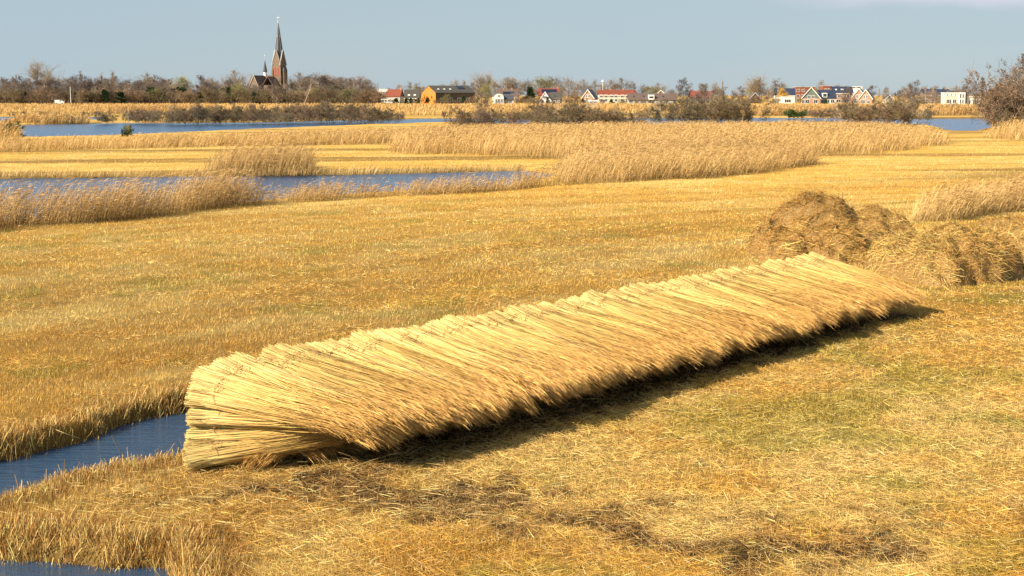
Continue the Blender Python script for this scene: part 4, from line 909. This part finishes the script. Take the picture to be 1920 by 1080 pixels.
def gable_house(name, label, cat, px, pw, D, eave, ridge, depth, wall, roof, axis='x', rz=0.0, wins=(), trim=None, chim=(), over=0.4, extra=None, gable=None, sky=(), grp=None):
    """px centre and pw width in photo pixels; eave and ridge as photo rows; axis x: roof slope faces us, y: gable faces us"""
    s = D / F; X = W(px, 190, D)[0]; w_ = pw * s; ze = W(px, eave, D)[2]; zr = W(px, ridge, D)[2]
    root = empty(name, (X, D + depth / 2, 0), rz); tag(root, label, cat, grp)
    hx, hy = w_ / 2, depth / 2
    wb = MB().box(-hx, hx, -hy, hy, -0.3, ze)
    wb.build('wall', wall, root)
    rf = MB(); gb = MB()
    if axis == 'x':
        rf.slab((-hx - over, -hy - over, ze - .1), (hx + over, -hy - over, ze - .1), (hx + over, 0, zr), (-hx - over, 0, zr), .22)
        rf.slab((hx + over, hy + over, ze - .1), (-hx - over, hy + over, ze - .1), (-hx - over, 0, zr), (hx + over, 0, zr), .22)
        for sx_ in (-1, 1): gb.poly([(sx_ * hx, -hy, ze), (sx_ * hx, hy, ze), (sx_ * hx, 0, zr - .3), (sx_ * (hx - .3), -hy, ze), (sx_ * (hx - .3), hy, ze), (sx_ * (hx - .3), 0, zr - .3)], ((0, 1, 2), (5, 4, 3), (0, 3, 4, 1), (1, 4, 5, 2), (2, 5, 3, 0)))
    else:
        rf.slab((-hx - over, hy + over, ze - .1), (-hx - over, -hy - over, ze - .1), (0, -hy - over, zr), (0, hy + over, zr), .22)
        rf.slab((hx + over, -hy - over, ze - .1), (hx + over, hy + over, ze - .1), (0, hy + over, zr), (0, -hy - over, zr), .22)
        for sy_ in (-1, 1): gb.poly([(-hx, sy_ * hy, ze), (hx, sy_ * hy, ze), (0, sy_ * hy, zr - .3), (-hx, sy_ * (hy - .3), ze), (hx, sy_ * (hy - .3), ze), (0, sy_ * (hy - .3), zr - .3)], ((0, 1, 2), (5, 4, 3), (0, 3, 4, 1), (1, 4, 5, 2), (2, 5, 3, 0)))
    gb.build('gable', gable or wall, root); ro = rf.build('roof', roof, root)
    if trim:
        t = MB()
        if axis == 'y':
            for sx_ in (-1, 1):
                a = Vector((sx_ * (hx + over + .05), -hy - over - .06, ze - .15)); b = Vector((0, -hy - over - .06, zr + .06)); dn = Vector((0, 0, -.55)); bk = Vector((0, .05, 0))
                P = [a, b, b + dn, a + dn, a + bk, b + bk, b + dn + bk, a + dn + bk]
                t.poly([tuple(p) for p in P], ((0, 1, 2, 3), (7, 6, 5, 4), (0, 4, 5, 1), (1, 5, 6, 2), (2, 6, 7, 3), (3, 7, 4, 0)))
        else:
            t.box(-hx - over, hx + over, -hy - over - .06, -hy - over - .01, ze - .45, ze - .08)
        t.build('bargeboard' if axis == 'y' else 'gutter', trim, root)
    for q in wins:   # u 0..1 along the front, z, width, height
        window(root, -hx + q[0] * w_, q[1], q[2], q[3], -hy, bars=q[4] if len(q) > 4 else 1)
    for u in chim:
        x_ = -hx + u * w_
        c = MB().box(x_ - .5, x_ + .5, -.4, .4, zr - 1.0, zr + 1.0); c.build('chimney', 'brick', ro)
    for u, v, sw, sh, m_ in sky:   # skylights or panels on the front slope
        x_ = -hx + u * w_; k = ze + (zr - ze) * v; yy = -hy * (1 - v); sl_ = Vector((0, hy, zr - ze)).normalized(); nrm = Vector((0, -sl_.z, sl_.y))
        c = Vector((x_, yy, k)) + nrm * .22; a = c + Vector((-sw / 2, 0, 0)) - sl_ * sh / 2
        P = [a, a + Vector((sw, 0, 0)), a + Vector((sw, 0, 0)) + sl_ * sh, a + sl_ * sh]
        MB().slab(*P, .1).build('skylight' if m_ != 'solar' else 'solar_panel', m_, ro)
    if extra: extra(root, hx, hy, ze, zr)
    return root
def flat_house(name, label, cat, px, pw, D, top, depth, wall, rz=0.0, wins=(), band='white', extra=None):
    s = D / F; X = W(px, 190, D)[0]; w_ = pw * s; zt = W(px, top, D)[2]; hx, hy = w_ / 2, depth / 2
    root = empty(name, (X, D + hy, 0), rz); tag(root, label, cat)
    MB().box(-hx, hx, -hy, hy, -.3, zt - .3).build('wall', wall, root)
    MB().box(-hx - .2, hx + .2, -hy - .2, hy + .2, zt - .3, zt).build('roof', band, root)
    for q in wins: window(root, -hx + q[0] * w_, q[1], q[2], q[3], -hy, bars=q[4] if len(q) > 4 else 1)
    if extra: extra(root, hx, hy, zt)
    return root
H = gable_house
# church -----------------------------------------------------------
def church():
    D = 900; s = D / F; X = W(525, 190, D)[0]; root = empty('church', (X, D, 0), R(-26.6))
    tag(root, 'brown brick church with a tall grey steeple and a small ridge turret', 'church')
    Z = lambda py: W(525, py, D)[2]
    a = 3.05
    MB().box(-a, a, -a, a, -.3, Z(121)).build('tower', 'brown_brick', root)
    g = MB(); pk = Z(95)
    for k in range(4):
        M_ = Matrix.Rotation(k * math.pi / 2, 3, 'Z')
        P = [M_ @ Vector(p) for p in ((-a, -a - .02, Z(121)), (a, -a - .02, Z(121)), (0, -a - .02, pk), (-a, -a + .5, Z(121)), (a, -a + .5, Z(121)), (0, -a + .5, pk))]
        g.poly([tuple(p) for p in P], ((0, 1, 2), (5, 4, 3), (0, 3, 4, 1), (1, 4, 5, 2), (2, 5, 3, 0)))
    gb = g.build('tower_gables', 'brown_brick', root)
    t = MB()
    for k in range(4):
        M_ = Matrix.Rotation(k * math.pi / 2, 3, 'Z')
        for sx_ in (-1, 1):
            A = Vector((sx_ * (a + .2), -a - .25, Z(121) - .4)); B_ = Vector((0, -a - .25, pk + .4)); up = Vector((sx_ * .38, 0, .1)); bk = Vector((0, .6, 0))
            P = [M_ @ p for p in (A, B_, B_ + up, A + up, A + bk, B_ + bk, B_ + up + bk, A + up + bk)]
            t.poly([tuple(p) for p in P], ((0, 1, 2, 3), (7, 6, 5, 4), (0, 4, 5, 1), (1, 5, 6, 2), (2, 6, 7, 3), (3, 7, 4, 0)))
    t.build('gable_coping', 'slate_light', gb)
    sp = MB().cone(0, 0, Z(121), Z(98), 3.1, 2.55, 8, math.pi / 8).cone(0, 0, Z(98), Z(44), 2.55, .16, 8, math.pi / 8)
    spo = sp.build('spire', 'slate', root)
    r_ = MB()
    for i in range(8):
        an = math.pi / 8 + i * math.pi / 4
        A = Vector((2.6 * math.cos(an), 2.6 * math.sin(an), Z(98))); B_ = Vector((.2 * math.cos(an), .2 * math.sin(an), Z(45)))
        tg = Vector((-math.sin(an), math.cos(an), 0)) * .10; ou = Vector((math.cos(an), math.sin(an), 0)) * .12
        P = [A - tg, A + tg, B_ + tg, B_ - tg, A - tg + ou, A + tg + ou, B_ + tg + ou, B_ - tg + ou]
        r_.poly([tuple(p) for p in P], ((0, 3, 2, 1), (4, 5, 6, 7), (0, 1, 5, 4), (1, 2, 6, 5), (2, 3, 7, 6), (3, 0, 4, 7)))
    r_.build('ribs', 'slate_light', spo)
    for k in range(4):
        M_ = Matrix.Rotation(k * math.pi / 2 , 4, 'Z'); o = MB().box(-.35, .35, -1.55, -.9, Z(70), Z(66)).build('dormer', 'slate_light', spo); o.matrix_local = M_
    c = MB().cone(0, 0, Z(46), Z(28), .13, .10, 6).box(-1.0, 1.0, -.09, .09, Z(33.5), Z(32.5)).cone(0, 0, Z(42), Z(39), .42, .42, 8)
    c.build('cross', 'metal', spo)
    for k in range(4):
        for xx in (-1.15, 1.15):
            f = MB().box(xx - .75, xx + .75, -a - .12, -a + .05, Z(142), Z(127)); o = f.build('belfry_opening', 'louvre', root); o.matrix_local = Matrix.Rotation(k * math.pi / 2, 4, 'Z')
            l = MB()
            for i in range(7): zz = Z(141) + i * (Z(128) - Z(141)) / 6; l.box(xx - .6, xx + .6, -a - .2, -a - .11, zz - .18, zz + .1)
            l.build('slats', 'dark_wall', o)
    b = MB()
    for sx_, sy_ in ((-1, -1), (1, -1), (1, 1), (-1, 1)):
        b.box(sx_ * a - .55, sx_ * a + .55, sy_ * a - .55, sy_ * a + .55, -.3, Z(131)); b.cone(sx_ * a, sy_ * a, Z(131), Z(124), .75, .05, 4, math.pi / 4)
    b.build('buttresses', 'brown_brick', root)
    for sx_ in (1,):
        m = MB().cone(a + 1.2, -a + 2.0, -.3, Z(134), 1.3, 1.3, 8).build('stair_turret', 'brown_brick', root); MB().cone(a + 1.2, -a + 2.0, Z(134), Z(122), 1.5, .05, 8).build('turret_roof', 'slate', m)
    # nave to the left of the tower, transept in front of it
    x0, x1, hw, ze, zr = -21.5, -a, 5.0, Z(163), Z(141)
    MB().box(x0, x1, -hw, hw, -.3, ze).poly([(x0, -hw, ze), (x0, hw, ze), (x0, 0, zr - .2), (x0 + .4, -hw, ze), (x0 + .4, hw, ze), (x0 + .4, 0, zr - .2)], ((0, 1, 2), (5, 4, 3), (0, 3, 4, 1), (1, 4, 5, 2), (2, 5, 3, 0))).build('nave', 'brown_brick', root)
    n = MB().slab((x0 - .3, -hw - .5, ze - .2), (x1, -hw - .5, ze - .2), (x1, 0, zr), (x0 - .3, 0, zr), .3).slab((x1, hw + .5, ze - .2), (x0 - .3, hw + .5, ze - .2), (x0 - .3, 0, zr), (x1, 0, zr), .3).build('nave_roof', 'brown_tile', root)
    tx0, tx1, ty = -14.5, -7.5, -12.0; cx = (tx0 + tx1) / 2
    MB().box(tx0, tx1, ty, -hw, -.3, ze).poly([(tx0, ty, ze), (tx1, ty, ze), (cx, ty, zr - .4), (tx0, ty + .4, ze), (tx1, ty + .4, ze), (cx, ty + .4, zr - .4)], ((0, 1, 2), (5, 4, 3), (0, 3, 4, 1), (1, 4, 5, 2), (2, 5, 3, 0))).build('transept', 'brown_brick', root)
    MB().slab((tx0 - .4, 0, ze - .25), (tx0 - .4, ty - .3, ze - .25), (cx, ty - .3, zr - .1), (cx, 0, zr - .1), .3).slab((tx1 + .4, ty - .3, ze - .25), (tx1 + .4, 0, ze - .25), (cx, 0, zr - .1), (cx, ty - .3, zr - .1), .3).build('transept_roof', 'brown_tile', root)
    v = MB()
    for sx_, xe in ((-1, tx0), (1, tx1)):
        A = Vector((xe + sx_ * .5, ty - .36, ze - .3)); B_ = Vector((cx, ty - .36, zr + .2)); dn = Vector((0, 0, -.6)); bk = Vector((0, .05, 0))
        P = [A, B_, B_ + dn, A + dn, A + bk, B_ + bk, B_ + dn + bk, A + dn + bk]; v.poly([tuple(p) for p in P], ((0, 1, 2, 3), (7, 6, 5, 4), (0, 4, 5, 1), (1, 5, 6, 2), (2, 6, 7, 3), (3, 7, 4, 0)))
    v.build('transept_coping', 'grey', root)
    for xx in (cx,): window(root, xx, Z(168), 2.2, 3.5, ty, 'grey', 2, name='church_window')
    for i, xx in enumerate((-19.5, -17, -5.2)): window(root, xx, Z(178), 1.2, 3.2, -hw, 'grey', 0, name='church_window')
    ft = MB().cone(cx, 0, zr - 1, Z(134.5), 1.15, 1.05, 8).build('ridge_turret', 'white', root)
    MB().cone(cx, 0, Z(134.5), Z(112), 1.4, .06, 8).build('turret_spire', 'slate', ft); MB().cone(cx, 0, Z(113), Z(98), .08, .05, 5).box(cx - .45, cx + .45, -.06, .06, Z(104), Z(103.2)).build('turret_cross', 'metal', ft)
    # low choir chapel in front of the tower
    MB().box(-4.6, 2.4, -10.5, -3.7, -.3, Z(160)).build('chapel', 'brown_brick', root)
    MB().slab((-5, -11, Z(160)), (-1.1, -11, Z(144)), (-1.1, -3.7, Z(144)), (-5, -3.7, Z(160)), -.3).slab((2.8, -11, Z(160)), (2.8, -3.7, Z(160)), (-1.1, -3.7, Z(144)), (-1.1, -11, Z(144)), .3).build('chapel_roof', 'brown_tile', root)
church()
# houses, left to right -------------------------------------------
flat_house('house', 'white box-shaped upper storey beside the red-roofed house', 'house', 718, 20, 980, 167, 8, 'white', wins=[(.15, 5.6, 1.3, 1.6), (.4, 5.6, 1.3, 1.6), (.62, 5.6, 1.3, 1.6), (.87, 5.6, 1.3, 1.6), (.3, 1.4, 1.6, 1.6), (.7, 1.4, 1.6, 1.6)])
H('house', 'low pale house with a dark roof in front of the white box-shaped storey', 'house', 717, 22, 900, 183, 175, 7, 'white', 'brown_tile', wins=[(.2, .6, 1.2, 1.2), (.5, .6, 1.2, 1.2), (.8, .6, 1.2, 1.2)], chim=(.5,))
H('house', 'house with a bright red tiled roof and dark right-hand gable', 'house', 740, 26, 860, 181, 167.5, 8, 'grey', 'red_tile', rz=R(-14), wins=[(.2, .9, 1.3, 1.3), (.5, .9, 1.3, 1.3), (.8, .9, 1.3, 1.3)], chim=(.95,), gable='dark_wall')
H('house', 'dark grey pyramid-roofed house between the red roof and the orange barn', 'house', 772, 27, 900, 184, 168, 9, 'dark_wall', 'thatch', wins=[(.3, .6, 1.6, 1.0), (.7, .6, 1.6, 1.0)], trim='white', sky=[(.3, .35, 1.4, .9, 'white'), (.7, .35, 1.4, .9, 'white')])
def barn():
    D = 820; s = D / F; X = W(835, 190, D)[0]; Z = lambda py: W(835, py, D)[2]; phi = R(34)
    root = empty('barn', (W(817, 190, D)[0], D, 0), phi); tag(root, 'long barn with an orange gable end and a dark roof with skylights', 'barn')
    # local: gable faces -x (left), long wall faces -y
    Lx, hy, ze, zr = 27.0, 7.8, Z(173), Z(160.5)
    MB().box(0, Lx, 0, 2 * hy, -.3, ze).build('wall', 'dark_wall', root)
    MB().box(-.12, -.01, -.05, 2 * hy + .05, -.3, ze).poly([(-.12, 0, ze), (-.12, 2 * hy, ze), (-.12, hy, zr), (.1, 0, ze), (.1, 2 * hy, ze), (.1, hy, zr)], ((1, 0, 2), (3, 4, 5), (0, 1, 4, 3), (1, 2, 5, 4), (2, 0, 3, 5))).build('gable', 'orange', root)
    MB().poly([(Lx, 0, ze), (Lx, 2 * hy, ze), (Lx, hy, zr), (Lx - .3, 0, ze), (Lx - .3, 2 * hy, ze), (Lx - .3, hy, zr)], ((0, 1, 2), (5, 4, 3), (0, 3, 4, 1), (1, 4, 5, 2), (2, 5, 3, 0))).build('gable', 'dark_wall', root)
    ro = MB().slab((-.3, -.5, ze - .3), (Lx + .3, -.5, ze - .3), (Lx + .3, hy, zr + .1), (-.3, hy, zr + .1), .25).slab((Lx + .3, 2 * hy + .5, ze - .3), (-.3, 2 * hy + .5, ze - .3), (-.3, hy, zr + .1), (Lx + .3, hy, zr + .1), .25).build('roof', 'thatch', root)
    sl_ = Vector((0, hy, zr - ze)).normalized(); nrm = Vector((0, -sl_.z, sl_.y))
    for u in (.12, .27, .42):
        c = Vector((Lx * u, hy * .36, ze + (zr - ze) * .36)) + nrm * .3; MB().slab(c, c + Vector((1.1, 0, 0)), c + Vector((1.1, 0, 0)) + sl_ * 1.2, c + sl_ * 1.2, .1).build('skylight', 'white', ro)
    c = Vector((Lx * .66, hy * .5, ze + (zr - ze) * .5)) + nrm * .3; MB().slab(c, c + Vector((4.5, 0, 0)), c + Vector((4.5, 0, 0)) + sl_ * 3.5, c + sl_ * 3.5, .1).build('solar_panel', 'solar', ro)
    for i in range(4): window(root, 4 + i * 6, 1.0, 2.0, 2.2, 0, 'white')
    MB().box(-.2, -.1, -.05, 2 * hy + .05, ze - .25, ze + .05).build('sill_band', 'brick', root)
    for yy in (3.5, 9.0):
        MB().box(-.24, -.13, yy, yy + 1.3, 3.0, 4.4).build('window', 'glass', root)
barn()
H('house', 'brown-roofed house with solar panels behind the white curved-roof house', 'house', 952, 38, 960, 180, 167.5, 9, 'brick', 'brown_tile', wins=[(.1, 2, 1.3, 1.6), (.9, 2, 1.3, 1.6)], chim=(.3, .7), sky=[(.45, .45, 5, 2.2, 'solar'), (.72, .5, 3, 1.6, 'glass')])
def gambrel():
    D = 800; Z = lambda py: W(935, py, D)[2]; root = empty('house', (W(935.5, 190, D)[0], D, 0), R(6)); tag(root, 'small white house with a curved barn-like gable and dark side roof', 'house')
    hw = 2.75; prof_ = [(-hw, Z(182)), (-hw * .86, Z(178.5)), (-hw * .5, Z(176.4)), (0, Z(175.6)), (hw * .5, Z(176.4)), (hw * .86, Z(178.5)), (hw, Z(182))]
    L_ = 9.0; n = len(prof_)
    m = MB(); pts = [(-hw, 0, -.3)] + [(x, 0, z) for x, z in prof_] + [(hw, 0, -.3)]; k = len(pts)
    m.poly(pts + [(x, L_, z) for x, _, z in pts], [tuple(range(k)), tuple(reversed(range(k, 2 * k)))] + [(i, i + k, (i + 1) % k + k, (i + 1) % k) for i in range(k)]).build('wall', 'white', root)
    r_ = MB()
    for i in range(n - 1):
        (xa, za), (xb, zb) = prof_[i], prof_[i + 1]; r_.slab((xa * 1.04, .25, za + .12), (xb * 1.04, .25, zb + .12), (xb * 1.04, L_ + .2, zb + .12), (xa * 1.04, L_ + .2, za + .12), .16)
    r_.build('roof', 'slate', root)
    window(root, 0, Z(181.5), .9, .9, 0, 'white', 0)
    for xx in (-1.5, 0, 1.5): window(root, xx, .9, .9, 1.8, 0, 'white', 1)
    # side wing with a dark roof to the right
    MB().box(hw, hw + 5.6, 1.2, 7.2, -.3, Z(187)).build('side_wing', 'white', root)
    MB().slab((hw, .8, Z(187)), (hw + 6, .8, Z(187)), (hw + 5.6, 2.4, Z(179)), (hw, 2.4, Z(179)), .2).slab((hw, 2.4, Z(179)), (hw + 5.6, 2.4, Z(179)), (hw + 5.0, 4.2, Z(176.8)), (hw, 4.2, Z(176.8)), .2).slab((hw, 4.2, Z(176.8)), (hw + 5, 4.2, Z(176.8)), (hw + 6, 7.6, Z(187)), (hw, 7.6, Z(187)), .2).build('wing_roof', 'slate', root)
gambrel()
H('house', 'long house with a red ridge and dark panels behind the small white gable', 'house', 1029, 38, 880, 178, 165.5, 9, 'brick', 'red_tile', wins=[(.1, .9, 1.2, 1.5)], chim=(.96,), sky=[(.52, .55, 9.5, 3.2, 'solar')])
H('house', 'white gable-fronted house with a dark roof before the red-ridged house', 'house', 1024, 22, 810, 189, 171.5, 9, 'white', 'slate', 'y', R(-8), wins=[(.42, 3.0, .9, 1.3, 0), (.58, 3.0, .9, 1.3, 0), (.3, .5, 1.2, 1.3), (.7, .5, 1.2, 1.3)], trim='white')
H('house', 'dark low-roofed house wing right of the small white gable', 'house', 1043, 20, 830, 186, 172.5, 8, 'dark_wall', 'thatch', wins=[(.3, .6, 1.4, 1.2), (.7, .6, 1.4, 1.2)], sky=[(.4, .4, .8, 1.1, 'glass')])
H('house', 'brick house with a pointed white-edged gable and dark roof', 'house', 1107, 23, 830, 184, 167.5, 11, 'brick', 'slate', 'y', R(-16), wins=[(.4, 3.5, 1.1, 1.5), (.6, 3.5, 1.1, 1.5), (.3, .8, 1.4, 1.5), (.7, .8, 1.4, 1.5)], trim='white')
H('shed', 'small grey glass shed before the pointed brick house', 'shed', 1112, 17, 790, 190, 187.5, 3, 'grey', 'metal', wins=[(.3, .5, 1.2, 1.2), (.7, .5, 1.2, 1.2)])
H('terrace', 'cream terrace of houses under one long red tiled roof', 'terrace of houses', 1156, 66, 880, 178, 168.5, 9, 'cream', 'red_tile', wins=[(u, z, 1.5, 1.5) for u in (.07, .2, .36, .48, .66, .80, .93) for z in (1.0, 3.6)], trim='white', chim=(.33, .70))
H('house', 'gable-ended house with a red roof at the right end of the cream terrace', 'house', 1190, 14, 900, 178, 168.5, 9, 'brown_brick', 'dark_red_tile', 'y', wins=[(.5, 3.5, 1.2, 1.3)])
def dormer(root, hx, hy, ze, zr):
    x = -hx + .47 * 2 * hx; o = MB().box(x - 1.7, x + 1.7, -hy - .1, -hy + 3, ze + .2, zr - .8).build('dormer', 'white', root); 
    f = MB().box(x - 1.2, x + 1.2, -hy - .16, -hy - .11, ze + 1.0, ze + 2.1).build('pane', 'glass', o)
H('row_house', 'row of low houses under a long brown roof with one white dormer', 'row of houses', 1224, 90, 820, 187.5, 175, 10, 'grey', 'brown_tile', wins=[(.05, .5, 2.0, 1.5), (.2, .5, 1.0, 1.5), (.34, .5, 1.0, 1.5), (.47, .4, 3.0, 1.9), (.66, .5, 1.6, 1.5), (.8, .5, 1.4, 1.5)], sky=[(.12, .5, 1.1, 1.0, 'glass'), (.32, .55, 1.1, 1.0, 'glass'), (.72, .5, 1.1, 1.0, 'glass')], extra=dormer)
H('house', 'brown gable peeping over the long brown roof', 'house', 1239, 14, 900, 176, 168.5, 8, 'brick', 'brown_tile', 'y', trim='white')
H('house', 'farmhouse under a dark red hipped roof left of the bare alders', 'house', 1316, 42, 880, 182, 170.5, 10, 'dark_wall', 'dark_red_tile', wins=[(.3, .8, 1.5, 1.4), (.6, .8, 1.5, 1.4)], chim=(.35,), extra=None)
H('house', 'small brown house with a pale-edged gable among bushes', 'house', 1416, 22, 850, 185, 173.5, 8, 'brown_brick', 'brown_tile', 'y', trim='grey', wins=[(.5, 1, 1.2, 1.3)])
H('house', 'dark-roofed house with a white wall behind the golden willow', 'house', 1473, 36, 900, 179, 165.5, 9, 'white', 'navy', wins=[(.6, .8, 2, 1.4), (.85, .8, 2, 1.4)], gable='dark_wall', trim='white', rz=R(-6))
flat_house('annex', 'white flat-roofed annex beside the golden willow', 'annex', 1477, 20, 850, 181, 4, 'white', wins=[(.5, .7, 3.6, 1.6, 2)])
flat_house('apartment_block', 'flat-roofed red brick block left of the green gable', 'apartment block', 1510, 36, 960, 162.5, 10, 'red_brick', wins=[(.12, 7.2, 1.8, 1.6), (.12, 3.4, 1.8, 1.8), (.35, 3.4, 1.8, 1.8), (.12, .5, 2.2, 2), (.38, 7.2, 1.6, 1.6), (.38, .5, 2.2, 2)], band='grey')
flat_house('apartment_block', 'flat-roofed red brick block peeping up right of the green gable', 'apartment block', 1551, 16, 1000, 160.5, 9, 'red_brick', wins=[(.3, 8, 1.4, 1.4), (.7, 8, 1.4, 1.4)], band='grey')
H('house', 'large house with a dark green boarded gable edged in white', 'house', 1524, 34, 830, 184, 163, 12, 'brick', 'navy', 'y', R(-10), gable='green_board', trim='white', wins=[(.4, 3.0, 1.5, 1.6), (.62, 3.0, 1.5, 1.6), (.08, .2, 1.6, 2.0), (.3, .2, 2.2, 2.0), (.75, .2, 2.2, 2.0)])
def dorm2(root, hx, hy, ze, zr):
    x = -hx + .32 * 2 * hx; o = MB().box(x - 1.4, x + 1.4, -hy + .3, -hy + 3, ze + .6, ze + 3.2).build('dormer', 'white', root); MB().box(x - 1.0, x + 1.0, -hy + .24, -hy + .29, ze + 1.0, ze + 2.7).build('pane', 'glass', o)
H('house', 'navy-roofed wing with a white dormer joined to the green gable', 'house', 1552, 30, 835, 184.5, 168.5, 9, 'white', 'navy', wins=[(.2, .4, 2, 1.8), (.5, .4, 2, 1.8), (.8, .4, 2, 1.8)], extra=dorm2)
flat_house('van', 'x', 'x', 0, 1, 800, 180, 1, 'white') if False else None
H('house', 'pale brick house under a big navy roof with two roof windows', 'house', 1580, 38, 890, 174.5, 162, 10, 'brick', 'navy', trim='white', wins=[(.35, 3.4, 2.4, 1.6, 2), (.75, 3.4, 1.6, 1.6), (.3, .6, 2.6, 1.5), (.7, .6, 2.6, 1.5)], sky=[(.2, .5, 1.2, 1.3, 'metal'), (.5, .5, 1.8, 1.3, 'metal')])
flat_house('office_block', 'white flat-roofed block rising behind the twin gables', 'building', 1604, 24, 1050, 162, 10, 'white', wins=[(.3, 10, 3, 1.2, 2), (.7, 10, 3, 1.2, 2)])
flat_house('shed', 'pale green shed tucked left of the twin brick gables', 'shed', 1607, 10, 860, 176, 4, 'teal', wins=[(.5, 2.5, 1.5, 1.4)])
H('house', 'left and rear one of the twin brick gables, partly hidden', 'house', 1616, 26, 840, 183, 165.5, 10, 'brick', 'navy', 'y', R(-20), trim='white', wins=[(.38, 3.2, 1.1, 1.8), (.62, 3.2, 1.1, 1.8), (.25, .2, 1.3, 2.2), (.6, .2, 1.3, 2.2)])
H('house', 'right and front one of the twin brick gables, with a long navy roof', 'house', 1630, 24, 800, 185, 167.5, 12, 'brick', 'navy', 'y', R(-20), trim='white', wins=[(.4, 3.2, 1.0, 1.7), (.58, 3.2, 1.0, 1.7), (.22, .2, 1.2, 2.0), (.4, .2, 1.2, 2.0), (.72, .2, 1.3, 1.8)])
H('house', 'pale little gable among the bare trees right of the twin brick gables', 'house', 1668, 14, 860, 184, 178, 7, 'cream', 'thatch', 'y', trim='white')
H('house', 'long brown brick house with a near-black roof left of the white modern house', 'house', 1757, 50, 850, 178, 167, 10, 'brown_brick', 'navy', wins=[(.1, 1.0, 1.6, 1.5), (.3, 1.0, 1.6, 1.5), (.5, 3.4, 1.6, 1.2), (.8, 1.0, 1.6, 1.5)], trim='grey', chim=(.9,))
def modern():
    D = 700; Z = lambda py: W(1793, py, D)[2]; s = D / F; root = empty('house', (W(1790, 190, D)[0], D, 0), R(-4)); tag(root, 'white two-storey flat-roofed modern house with round upper windows', 'house')
    hx = 4.9
    MB().box(-hx, hx, 0, 8, -.3, Z(174.5)).build('wall', 'cream', root)
    MB().box(-hx - .15, hx + .15, -.15, 8.15, Z(174.5), Z(173.4)).build('roof', 'white', root)
    MB().box(1.75, hx + .1, -.25, -.02, -.3, Z(174.5)).build('white_bay', 'white', root)
    for i, xx in enumerate((-3.6, -1.75, 0.05)):
        o = MB().box(xx - .68, xx + .68, -.14, .02, Z(180.5), Z(175.4)).build('window', 'white', root)
        m = MB(); m.cone(0, 0, 0, .05, .36, .36, 16); p = m.build('pane', 'glass', o); p.matrix_local = Matrix.Translation((xx, -.12, (Z(180.5) + Z(175.4)) / 2)) @ Matrix.Rotation(R(90), 4, 'X')
    for xx, ww in ((-2.9, 2.2), (-.1, 1.5)): window(root, xx, Z(193.5), ww, Z(186.5) - Z(193.5), 0, bars=2 if ww > 2 else 1)
    for zz, z1 in ((193.5, 186.5), (184, 176)): 
        for xx in (2.7, 3.9): window(root, xx, Z(zz), .62, Z(z1) - Z(zz), -.25, bars=0)
    MB().box(hx, hx + .9, .5, 8, -.3, Z(174.3)).build('side_wall', 'dark_wall', root)
    MB().box(-2.5, 1.2, 3, 7, Z(173.4), Z(169.5)).build('roof_room', 'slate', root)
    root2 = empty('annex', (W(1826, 190, D)[0], D + 1, 0), R(-4)); tag(root2, 'low white garden house right of the white modern house', 'annex')
    MB().box(-3.2, 3.6, 0, 4.5, -.3, Z(182.5)).build('wall', 'white', root2); MB().box(-3.5, 3.9, -.4, 4.8, Z(182.5), Z(181)).build('roof', 'white', root2)
    for xx in (-1.6, 0.2, 1.0, 2.0): window(root2, xx, .4, .55, 2.0, 0, bars=0)
modern()
# poles, van ---------------------------------------------------------
def pole(name, label, px, base, top, D, r_=0.16, lamp=False, mat='white'):
    X = W(px, base, D)[0]; h = W(px, top, D)[2]; root = empty(name, (X, D, 0)); tag(root, label, 'pole')
    MB().cone(0, 0, -.3, h, r_, r_ * .7, 8).build('shaft', mat, root)
    if lamp: MB().cone(0, 0, h, h + 1.0, .9, .6, 8).build('lamp_head', 'white', root)
    else: MB().cone(0, 0, h, h + .35, r_ * 1.2, .05, 8).build('finial', mat, root)
pole('flagpole', 'tall white pole standing before the wood at the left', 133, 195, 164, 770, .2)
pole('light_mast', 'tall floodlight mast behind the red-roofed cream terrace', 1130, 190, 153, 950, .18, True)
pole('antenna_mast', 'thin dark mast left of the red-roofed house', 709, 190, 156, 980, .13, mat='dark_wall')
pole('flagpole', 'left one of two pale poles right of the low white garden house', 1851, 198, 174, 700, .12)
pole('flagpole', 'right one of two pale poles right of the low white garden house', 1857, 198, 172, 705, .12)
def van():
    D = 775; root = empty('van', (W(112, 193, D)[0], D, 0), R(4)); tag(root, 'white van parked before the wood at the left', 'van')
    pr = [(-2.5, .4), (-2.5, 2.1), (-2.3, 2.3), (1.0, 2.3), (1.8, 1.5), (2.5, 1.25), (2.6, .4)]; k = len(pr)
    MB().poly([(x, -.95, z) for x, z in pr] + [(x, .95, z) for x, z in pr], [tuple(range(k - 1, -1, -1)), tuple(range(k, 2 * k))] + [(i, (i + 1) % k, (i + 1) % k + k, i + k) for i in range(k)]).build('body', 'white', root)
    MB().box(.1, 1.1, -.98, -.96, 1.45, 2.05).build('window', 'glass', root)
    for x in (-1.6, 1.6):
        for y in (-.9, .9):
            o = MB().cone(0, 0, -.1, .1, .36, .36, 14).build('wheel', 'dark', root); o.matrix_local = Matrix.Translation((x, y, .36)) @ Matrix.Rotation(R(90), 4, 'X')
van()
